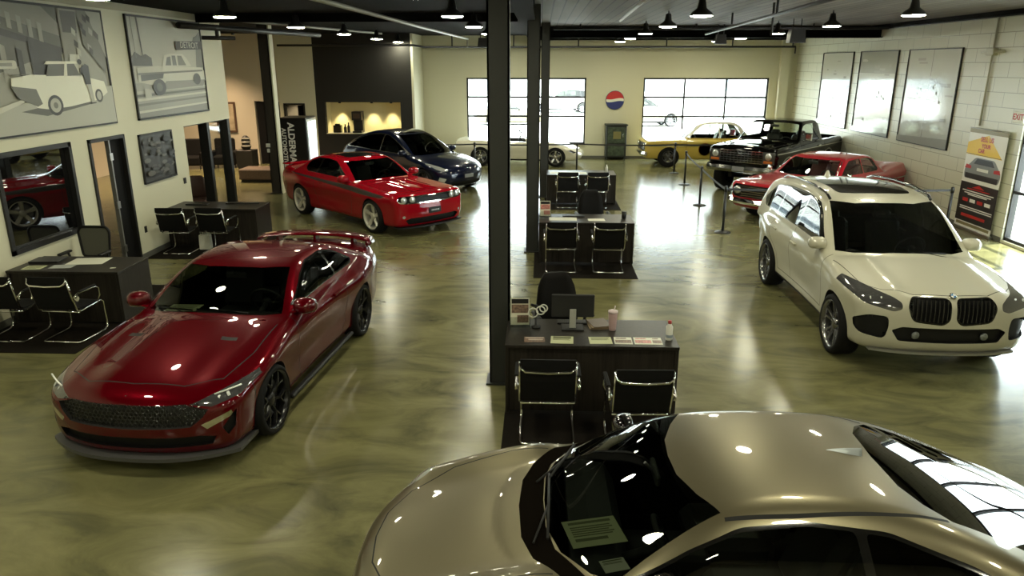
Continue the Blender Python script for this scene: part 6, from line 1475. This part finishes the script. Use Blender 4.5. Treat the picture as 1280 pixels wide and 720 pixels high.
t = empty('ornament', (-10.15, 25.2, .62), 0, 'dark rounded ornament with pale bands on the black plinth', 'ornament'); b = MB(); b.lathe([(.0, 0), (.12, .0), (.17, .1), (.13, .2), (.15, .3), (.12, .42), (.05, .48), (0, .49)], n=20); b.build('body', FRAME, t)
for z, r in ((.14, .165), (.27, .15), (.39, .14)): b = MB(); b.lathe([(r, z-.02), (r+.012, z), (r, z+.02)], n=20, cap=False); b.build('pale_band', mat('band_pale', (.45, .42, .36, 1), .5), t)
for i, (x, y, nm) in enumerate(((-11.0, 25.3, 'black lounge armchair beside the plinth'), (-12.0, 25.0, 'black lounge armchair left of the one by the plinth'))):
    t = empty('armchair', (x, y, 0), .2, nm, 'armchair', 'lounge armchairs'); bl = mat('black_upholstery', (.006, .0055, .005, 1), .85, spec=.2)
    b = MB(); b.box(-.33, .33, -.35, .25, .12, .42, .05); b.build('seat', bl, t); b = MB(); b.xbox(rot((0, .28, .62), rx=-.12), .68, .16, .72, .05); b.build('backrest', bl, t)
    for sg in (-1, 1): b = MB(); b.box(sg*.37-.06, sg*.37+.06, -.35, .3, .1, .58, .04); b.build('armrest', bl, t)
    for sx in (-.3, .3):
        for sy in (-.28, .25): b = MB(); b.lathe([(.02, 0), (.025, .12)], (sx, sy, 0), 8); b.build('leg', FRAME, t)
t = empty('lounge_picture', (-11.15, LY-.02, 1.12), 0, 'framed picture on the warm lounge wall', 'picture'); b = MB(); b.box(-.36, .36, -.02, .01, 0, 1.05); b.build('frame', mat('frame_brown', (.09, .05, .03, 1), .4), t); b = MB(); b.box(-.29, .29, -.026, -.02, .07, .98); b.build('print', mat('print_warm', (.40, .33, .22, 1), .5, noise=.3, nscale=5), t)
# ------------------------------------------------------------------ desks, chairs, mats
mt = mat('mat_dark_carpet', (.009, .007, .005, 1), .95, spec=.1, bump=.4, nscale=120)
def rug(x0, x1, y0, y1, label):
    b = MB(); b.box(-(x1-x0)/2, (x1-x0)/2, -(y1-y0)/2, (y1-y0)/2, 0, .008, .003); tag(b.build('floor_mat', mt, loc=((x0+x1)/2, (y0+y1)/2, 0)), label, 'mat', 'dark mats under the desks')
rug(-.34, 1.40, 6.1, 8.7, 'dark mat under the nearest centre desk'); rug(-.10, 1.66, 11.85, 14.6, 'dark mat under the second centre desk'); rug(.12, 2.0, 17.9, 20.3, 'dark mat under the farthest centre desk')
rug(-7.28, -5.75, 8.25, 11.2, 'dark mat under the desk by the dark window'); rug(-7.28, -5.3, 12.85, 14.9, 'dark mat under the desk by the glass corner')
make_desk('dark laminate desk nearest the camera, beside the first steel column', (.535, 7.24, .008), 1.74, .80); make_desk('dark laminate desk second from the camera in the centre row', (.83, 13.18, .008), 1.70, .80)
make_desk('dark laminate desk farthest from the camera in the centre row', (1.05, 19.1, .008), 1.76, .85); make_desk('dark laminate desk under the dark window on the left wall', (-6.48, 9.72, .008), 1.56, .82); make_desk('dark laminate desk by the glass corner of the left wall', (-6.40, 14.2, .008), 1.78, .80)
gc = make_guest_chair(); firstc = True
for x, y, rz, lb in ((.09, 6.45, 0, 'left chrome guest chair at the nearest centre desk'), (.92, 6.25, .03, 'right chrome guest chair at the nearest centre desk, behind the silver coupe'), (.37, 12.42, 0, 'left chrome guest chair at the second centre desk'), (1.19, 12.42, -.03, 'right chrome guest chair at the second centre desk'),
    (.68, 18.35, 0, 'left chrome guest chair at the farthest centre desk'), (1.42, 18.35, 0, 'right chrome guest chair at the farthest centre desk'), (-6.88, 8.84, .05, 'left chrome guest chair facing the desk under the dark window'), (-6.12, 8.86, -.05, 'right chrome guest chair facing the desk under the dark window'),
    (-6.86, 13.42, .04, 'left chrome guest chair facing the desk by the glass corner'), (-6.10, 13.44, -.04, 'right chrome guest chair facing the desk by the glass corner')):
    o = gc if firstc else copy_tree(gc); firstc = False
    o.location = (x, y, .008); o.rotation_euler = (0, 0, rz); tag(o, lb, 'chair', 'chrome framed guest chairs')
ec = make_exec_chair(); ec.location = (.27, 8.05, .008); ec.rotation_euler = (0, 0, .25); tag(ec, 'tall black office chair behind the nearest centre desk', 'office chair')
e2 = copy_tree(ec); e2.location = (1.02, 14.02, .008); e2.rotation_euler = (0, 0, .1); tag(e2, 'tall black office chair behind the second centre desk', 'office chair')
e3 = make_exec_chair(False, mat('grey_mesh', (.10, .10, .075, 1), .8)); e3.location = (-6.95, 10.62, .008); tag(e3, 'grey mesh-back office chair below the dark window', 'office chair')
e4 = make_exec_chair(False, None, mat('brown_leather', (.05, .022, .015, 1), .5)); e4.location = (-7.80, 16.2, 0); e4.rotation_euler = (0, 0, .3); tag(e4, 'brown office chair behind the glass corner posts', 'office chair')
# things on the nearest desk
Z = .758
def holder(loc, rz, label, fm, s=1.0):
    t = empty('brochure_holder', loc, rz, label, 'brochure holder'); b = MB(); b.box(-.11*s, .11*s, -.05*s, .07*s, 0, .006); b.xbox(rot((0, .045*s, .16*s), rx=-.18), .22*s, .004, .31*s); b.xbox(rot((0, -.045*s, .06*s), rx=-.18), .22*s, .003, .11*s); b.build('stand', glass('clear_acrylic', (.85, .87, .85), 1.4), t)
    b = MB(); b.xbox(rot((0, .02*s, .16*s), rx=-.18), .20*s, .006, .29*s); f = b.build('flyer', mat('flyer_cream', (.62, .60, .48, 1), .4), t)
    b = MB(); q = rot((0, .015*s, .16*s), rx=-.18); b.xbox(q @ Matrix.Translation((0, -.001, .11*s)), .18*s, .005, .05*s); b.build('flyer_heading', DARKM(), f); b = MB(); b.xbox(q @ Matrix.Translation((0, -.001, .03*s)), .18*s, .005, .09*s); b.build('flyer_photo', fm, f); b = MB(); b.xbox(q @ Matrix.Translation((.03*s, -.001, -.08*s)), .12*s, .005, .08*s); b.build('flyer_photo', fm, f)
    return t
ph = mat('photo_brown', (.16, .10, .07, 1), .4, noise=.6, nscale=40); pk = mat('photo_pink', (.42, .16, .14, 1), .4, noise=.6, nscale=40)
holder((-.20, 7.40, Z), .05, 'clear holder with cream flyer, left end of the nearest desk', ph)
t = empty('desk_stand', (-.03, 7.36, Z), 0, 'small black stand draped with a white looped cable, beside the flyer holder', 'stand'); b = MB(); b.lathe([(.05, 0), (.05, .015), (.012, .03), (.012, .26), (0, .26)], n=16); b.xbox(rot((0, 0, .24), ry=.3), .12, .02, .03, .008); b.build('stand', DARKM(), t)
for r, c in ((.045, (.05, -.02, .20)), (.04, (.08, -.025, .225)), (.05, (-.03, -.015, .17))): b = MB(); b.tube([(c[0]+r*math.cos(a), c[1], c[2]+r*math.sin(a)) for a in [2*PI*k/16 for k in range(16)]], .007, 6, closed=True); b.build('cable_loop', mat('cable_white', (.65, .65, .58, 1), .4), t)
t = empty('monitor', (.36, 7.36, Z), 0, 'computer monitor seen from behind on the nearest centre desk', 'monitor'); b = MB(); b.xbox(rot((0, 0, .25), rx=.10), .45, .03, .26, .008); b.build('screen_back', mat('monitor_black', (.02, .02, .021, 1), .4), t); b = MB(); b.box(-.035, .035, -.035, -.018, .0, .22, .004); b.build('neck', mat('monitor_silver', (.5, .5, .46, 1), .35, .4), t); b = MB(); b.box(-.12, .12, -.10, .10, 0, .014, .005); b.build('foot', DARKM(), t)
b = MB(); b.box(-.16, .16, -.06, .06, 0, .018, .005); b.mi = 1
for r in range(4):
    for c in range(12): b.box(-.15+c*.025, -.13+c*.025, -.05+r*.026, -.03+r*.026, .018, .022)
tag(b.build('keyboard', [DARKM(), mat('keycap_grey', (.04, .04, .04, 1), .5)], loc=(.36, 7.52, Z)), 'black keyboard behind the monitor on the nearest desk', 'keyboard')
for k in range(4):
    b = MB(); b.box(-.10, .10, -.13, .13, 0, .007); tag(b.build('brochure', mat('brochure_%d' % (k % 2), ((.30, .22, .12, 1), (.10, .07, .05, 1))[k % 2], .4), loc=(.63+.006*k, 7.46, Z+.0075*k), rz=.1+.06*k), 'brochure in the pile right of the monitor, %s' % ('bottom one', 'second from the bottom', 'third from the bottom', 'top one')[k], 'brochure', 'brochures piled by the monitor')
t = empty('tumbler', (.78, 7.31, Z), 0, 'pale pink tumbler on the nearest centre desk', 'tumbler'); b = MB(); b.lathe([(.034, 0), (.037, .01), (.048, .19), (.047, .2), (0, .2)], n=24); b.build('cup', mat('tumbler_pink', (.48, .33, .33, 1), .35), t); b = MB(); b.lathe([(.051, .195), (.051, .215), (.03, .225), (0, .225)], n=24); b.tube([(.01, 0, .22), (.02, 0, .27)], .006); b.build('lid', mat('lid_clear_pink', (.55, .45, .45, 1), .3), t)
t = empty('spray_bottle', (1.33, 7.05, Z), 0, 'white bottle with a red cap at the right end of the nearest desk', 'bottle'); b = MB(); b.lathe([(.033, 0), (.035, .01), (.035, .14), (.018, .17), (.016, .18), (0, .18)], n=20); b.build('body', mat('bottle_white', (.68, .68, .62, 1), .35), t); b = MB(); b.lathe([(.019, .175), (.019, .205), (0, .21)], n=16); b.build('cap', mat('cap_red', (.35, .03, .03, 1), .4), t); b = MB(); b.lathe([(.0356, .03), (.0356, .06)], n=20, cap=False); b.build('label_band', mat('bottle_label', (.2, .25, .3, 1), .4), t)
cr_ = mat('paper_cream', (.52, .54, .33, 1), .6); ink = mat('paper_ink', (.16, .17, .09, 1), .6); wh = mat('paper_white', (.62, .62, .52, 1), .6)
sheet('leaflet', (-.04, 7.0, Z), .21, .14, .03, ph, 'small photo leaflet at the left front of the nearest desk', 'leaflet', None, .002, [(-.45, .45, .3, .46), (-.3, .4, -.1, .1)], mat('leaflet_light', (.5, .42, .36, 1), .5))
sheet('paper_sheet', (.24, 7.0, Z), .23, .20, -.04, cr_, 'cream printed sheet in front of the monitor', 'paper', None, .002, [(-.4, .4, .2, .45)]+TXT[1:5], ink)
sheet('paper_sheet', (.63, 7.0, Z), .23, .19, .03, cr_, 'cream printed sheet right of the monitor', 'paper', None, .002, TXT[:4], ink)
for k, (x, m) in enumerate(((.86, ph), (1.06, pk), (1.2, ph))): sheet('leaflet', (x, 7.0, Z), .18 if k < 2 else .10, .19, -.02, wh, ('photo leaflet left of three on the right half of the nearest desk', 'photo leaflet in the middle of three on the nearest desk', 'narrow photo leaflet nearest the white bottle')[k], 'leaflet', 'photo leaflets on the nearest desk', .003, [(-.45, .45, -.35, .1), (-.4, .2, .25, .4)], m)
# second centre desk
holder((.10, 13.30, Z), .1, 'clear holder with pink flyer on the second centre desk', pk, .95)
b = MB(); b.lathe([(.04, 0), (.045, .13), (.038, .13), (0, .12)], n=18); tag(b.build('cup', FRAME, loc=(1.53, 13.2, Z)), 'black cup at the right end of the second centre desk', 'cup')
sheet('paper_sheet', (1.02, 13.05, Z), .30, .2, .05, wh, 'white sheet at the middle of the second centre desk', 'paper'); sheet('paper_sheet', (.42, 13.1, Z), .5, .28, -.02, wh, 'wide white desk pad on the second centre desk', 'desk pad')
b = MB(); b.box(-.2, .2, -.07, .07, 0, .02, .005); tag(b.build('keyboard', DARKM(), loc=(.62, 13.35, Z)), 'black keyboard on the second centre desk', 'keyboard')
# farthest centre desk
sheet('paper_sheet', (.72, 19.0, Z), .95, .35, 0, wh, 'wide white desk pad on the farthest centre desk', 'desk pad'); b = MB(); b.lathe([(.035, 0), (.035, .12), (.015, .16), (.015, .19), (0, .19)], n=16); tag(b.build('bottle', mat('bottle_white', (.68, .68, .62, 1), .35), loc=(1.72, 19.2, Z)), 'white bottle on the farthest centre desk', 'bottle')
# desk under the dark window
sheet('paper_sheet', (-6.42, 9.86, Z), .50, .36, .12, wh, 'large white sheet on the desk under the dark window', 'paper', None, .004); sheet('paper_sheet', (-6.62, 9.56, Z), .30, .18, .1, mat('paper_grey', (.36, .38, .36, 1), .5), 'grey printed sheet overlapping the front of the large white sheet', 'paper'); sheet('paper_sheet', (-6.98, 9.5, Z), .26, .2, .1, cr_, 'cream sheet near the wall end of the left desk', 'paper', None, .002, TXT, ink)
sheet('card', (-5.88, 9.52, Z), .07, .04, .2, wh, 'small white card at the right end of the left desk', 'card')
t = empty('laptop', (-7.02, 9.86, Z), .1, 'closed black laptop on the desk under the dark window', 'laptop'); b = MB(); b.box(-.2, .2, -.14, .14, 0, .016, .005); b.build('base', DARKM(), t); b = MB(); b.box(-.2, .2, -.14, .14, .017, .026, .004); b.build('lid', mat('laptop_lid', (.03, .03, .032, 1), .35), t)
t = empty('keyboard', (-6.85, 14.25, Z), 0, 'black keyboard on the desk by the glass corner', 'keyboard'); b = MB(); b.box(-.22, .22, -.07, .07, 0, .02, .005); b.build('keys_case', DARKM(), t)
b = MB(); b.tube([(-.3, .0, .014), (-.1, .06, .014), (.1, .02, .014), (.35, .08, .014)], .012, 6); tag(b.build('desk_cable', DARKM(), loc=(-6.0, 14.3, Z)), 'black cable lying on the desk by the glass corner', 'cable')
t = empty('paper_bag', (-6.48, 13.62, .008), .1, 'white paper bag standing between the chairs by the glass corner desk', 'bag'); b = MB(); b.prism([(-.11, 0), (.11, 0), (.10, .28), (-.10, .28)], -.06, .06); b.build('bag', wh, t); b = MB(); b.tube([(-.05, 0, .28), (-.04, 0, .35), (.04, 0, .35), (.05, 0, .28)], .004, 6); b.build('handle', wh, t)
# stanchions
P_ = [((-5.3, 24.2, 0), (-2.17, 24.3, 0), 'belt barrier post behind the blue car'), ((-2.17, 24.3, 0), (1.2, 24.5, 0), 'belt barrier post before the rear wheel of the white roadster'), ((1.2, 24.5, 0), (4.4, 24.4, 0), 'belt barrier post before the nose of the white roadster'),
      ((4.4, 24.4, 0), (7.0, 24.9, 0), 'belt barrier post before the front wheel of the yellow car'), ((4.3, 22.0, 0), (4.06, 18.65, 0), 'belt barrier post left of the black pickup, farther one'), ((4.06, 18.65, 0), (3.91, 15.5, 0), 'belt barrier post before the black pickup front wheel'), ((3.91, 15.5, 0), (8.6, 15.55, 0), 'belt barrier post nearest the camera, left of the white suv'),
      ((8.6, 15.55, 0), None, 'belt barrier post by the right wall near the banner'), ((7.0, 24.9, 0), None, 'belt barrier post hidden behind the black pickup')]
for a, bb, lb in P_: make_post(a, lb, bb)
# ------------------------------------------------------------------ cars in place
def put(fn, name, loc, hd, label, cat='car'):
    t = empty(name, (loc[0], loc[1], 0), math.atan2(hd[1], hd[0]), label, cat); fn(t); return t
mar = put(maroon_coupe, 'coupe', (-3.37, 7.80), (-.22, -2.72), 'glossy maroon sports coupe with black wheels, front left of the showroom')
sil = put(silver_coupe, 'coupe', (1.03, 3.90), (-1, -.01), 'bronze silver coupe seen from above at the bottom edge')
suv = put(white_suv, 'suv', (4.63, 10.17), (-.06, -2.97), 'pearl white suv with black kidney-shaped grille, right of the desks')
red = put(red_coupe, 'coupe', (-4.0, 16.84), (.7315, -.682), 'bright red coupe with grey side stripe and silver wheels')
blu = put(blue_sedan, 'sedan', (-3.78, 21.7), (.78, -.62), 'dark blue rounded sedan parked behind the bright red coupe')
trk = put(black_pickup, 'pickup_truck', (6.85, 21.9), (-.64, -.77), 'lifted black pickup truck with chrome grille by the right window', 'truck')
rcl = put(red_classic, 'classic_car', (6.75, 17.9), (-.74, -.67), 'red finned classic car partly hidden behind the white suv')
yel = put(yellow_classic, 'classic_car', (5.75, 26.7), (-1, 0), 'gold yellow classic car with white roof before the right window')
roa = put(white_roadster, 'roadster', (-.75, 26.75), (1, -.06), 'cream white open roadster before the left window')
# papers behind the windscreens
sheet('price_sheet', (.33, 3.62, .885), .32, .25, .25, cr_, 'cream price sheet on the dashboard of the bronze silver coupe', 'paper', None, .002, TXT, ink)
sheet('price_sheet', (-3.83, 7.36, .93), .34, .22, .0, cr_, 'cream price sheet on the dashboard of the maroon coupe', 'paper', None, .002, TXT, ink)
sheet('price_card', (.42, 3.33, .885), .14, .10, .3, wh, 'small white card on the dashboard beside the steering wheel of the bronze silver coupe', 'card', None, .002, TXT[:3], ink)
# outside
gm_ = mat('car_park_concrete', (.5, .5, .48, 1), .8, noise=.1, nscale=2)
b = MB(); b.box(-40, 60, BY+.25, 90, -.2, -.1); b.box(RX+.2, 60, -30, BY+.25, -.2, -.1); tag(b.build('ground', gm_), kind='structure')
for i, (src, x, y, rz, lb, ct) in enumerate(((sil, -1.8, 46, 0.1, 'pale coupe parked outside the left window', 'car'), (suv, 1.5, 58, 3.3, 'white suv parked far outside the left window', 'car'), (suv, 6.0, 45, .15, 'white suv parked outside the right window', 'car'))):
    c = copy_tree(src); c.location = (x, y, -.1); c.rotation_euler = (0, 0, rz); tag(c, lb, ct)
t = empty('building', (4, 75, -.1), 0, 'pale low building across the car park', 'building'); b = MB(); b.box(-35, 35, 0, 10, 0, 5.0); b.build('walls', mat('building_pale', (.6, .6, .57, 1), .7), t); b = MB(); b.box(-35.5, 35.5, -.5, 10.5, 5.0, 5.4); b.build('roof_edge', mat('building_trim', (.3, .3, .3, 1), .6), t)
for k in range(9):
    b = MB(); b.box(-32+k*7.5, -28+k*7.5, -.05, 0, 1, 3); b.build('window', mat('building_window', (.15, .18, .2, 1), .2), t)
# ------------------------------------------------------------------ daylight and camera
w = bpy.data.worlds.new('overcast_sky'); bpy.context.scene.world = w; w.use_nodes = True
bg = w.node_tree.nodes['Background']; bg.inputs[0].default_value = (.88, .97, 1.0, 1); bg.inputs[1].default_value = SKY
sl = bpy.data.lights.new('sun', 'SUN'); sl.energy = SUN; sl.angle = .02; sl.color = (1, .96, .88)
so = bpy.data.objects.new('sun', sl); COL.objects.link(so); so.rotation_euler = Vector((-.52, -.18, -.84)).to_track_quat('-Z', 'Y').to_euler()
def portal(loc, d, sx, sy):
    l = bpy.data.lights.new('daylight_portal', 'AREA'); l.shape = 'RECTANGLE'; l.size = sx; l.size_y = sy; l.cycles.is_portal = True
    o = bpy.data.objects.new('daylight_portal', l); COL.objects.link(o); o.location = loc; o.rotation_euler = Vector(d).to_track_quat('-Z', 'Y').to_euler()
for x0, x1 in WIN: portal(((x0+x1)/2, BY+.3, 1.75), (0, -1, 0), x1-x0, 2.45)
portal((RX+.25, (SY0+SY1)/2, 1.43), (-1, 0, 0), SY1-SY0, 2.75)
cam = bpy.data.cameras.new('camera'); co = bpy.data.objects.new('camera', cam); COL.objects.link(co)
cam.sensor_width = 36; cam.lens = 915/1280*36; cam.clip_end = 300; cam.clip_start = .05
co.location = (0, 0, 3.45); co.rotation_euler = (PI/2-math.atan(280/915), 0, math.radians(2.2144))
sc_ = bpy.context.scene; sc_.camera = co
vs_ = sc_.view_settings; vs_.view_transform = 'Standard'; vs_.look = 'None'; vs_.gamma = 1; vs_.use_curve_mapping = False; vs_.exposure = EXPO
sc_.cycles.max_bounces = 8; sc_.cycles.transparent_max_bounces = 12; sc_.cycles.caustics_reflective = False; sc_.cycles.caustics_refractive = False; sc_.cycles.sample_clamp_indirect = 6; sc_.cycles.use_denoising = True
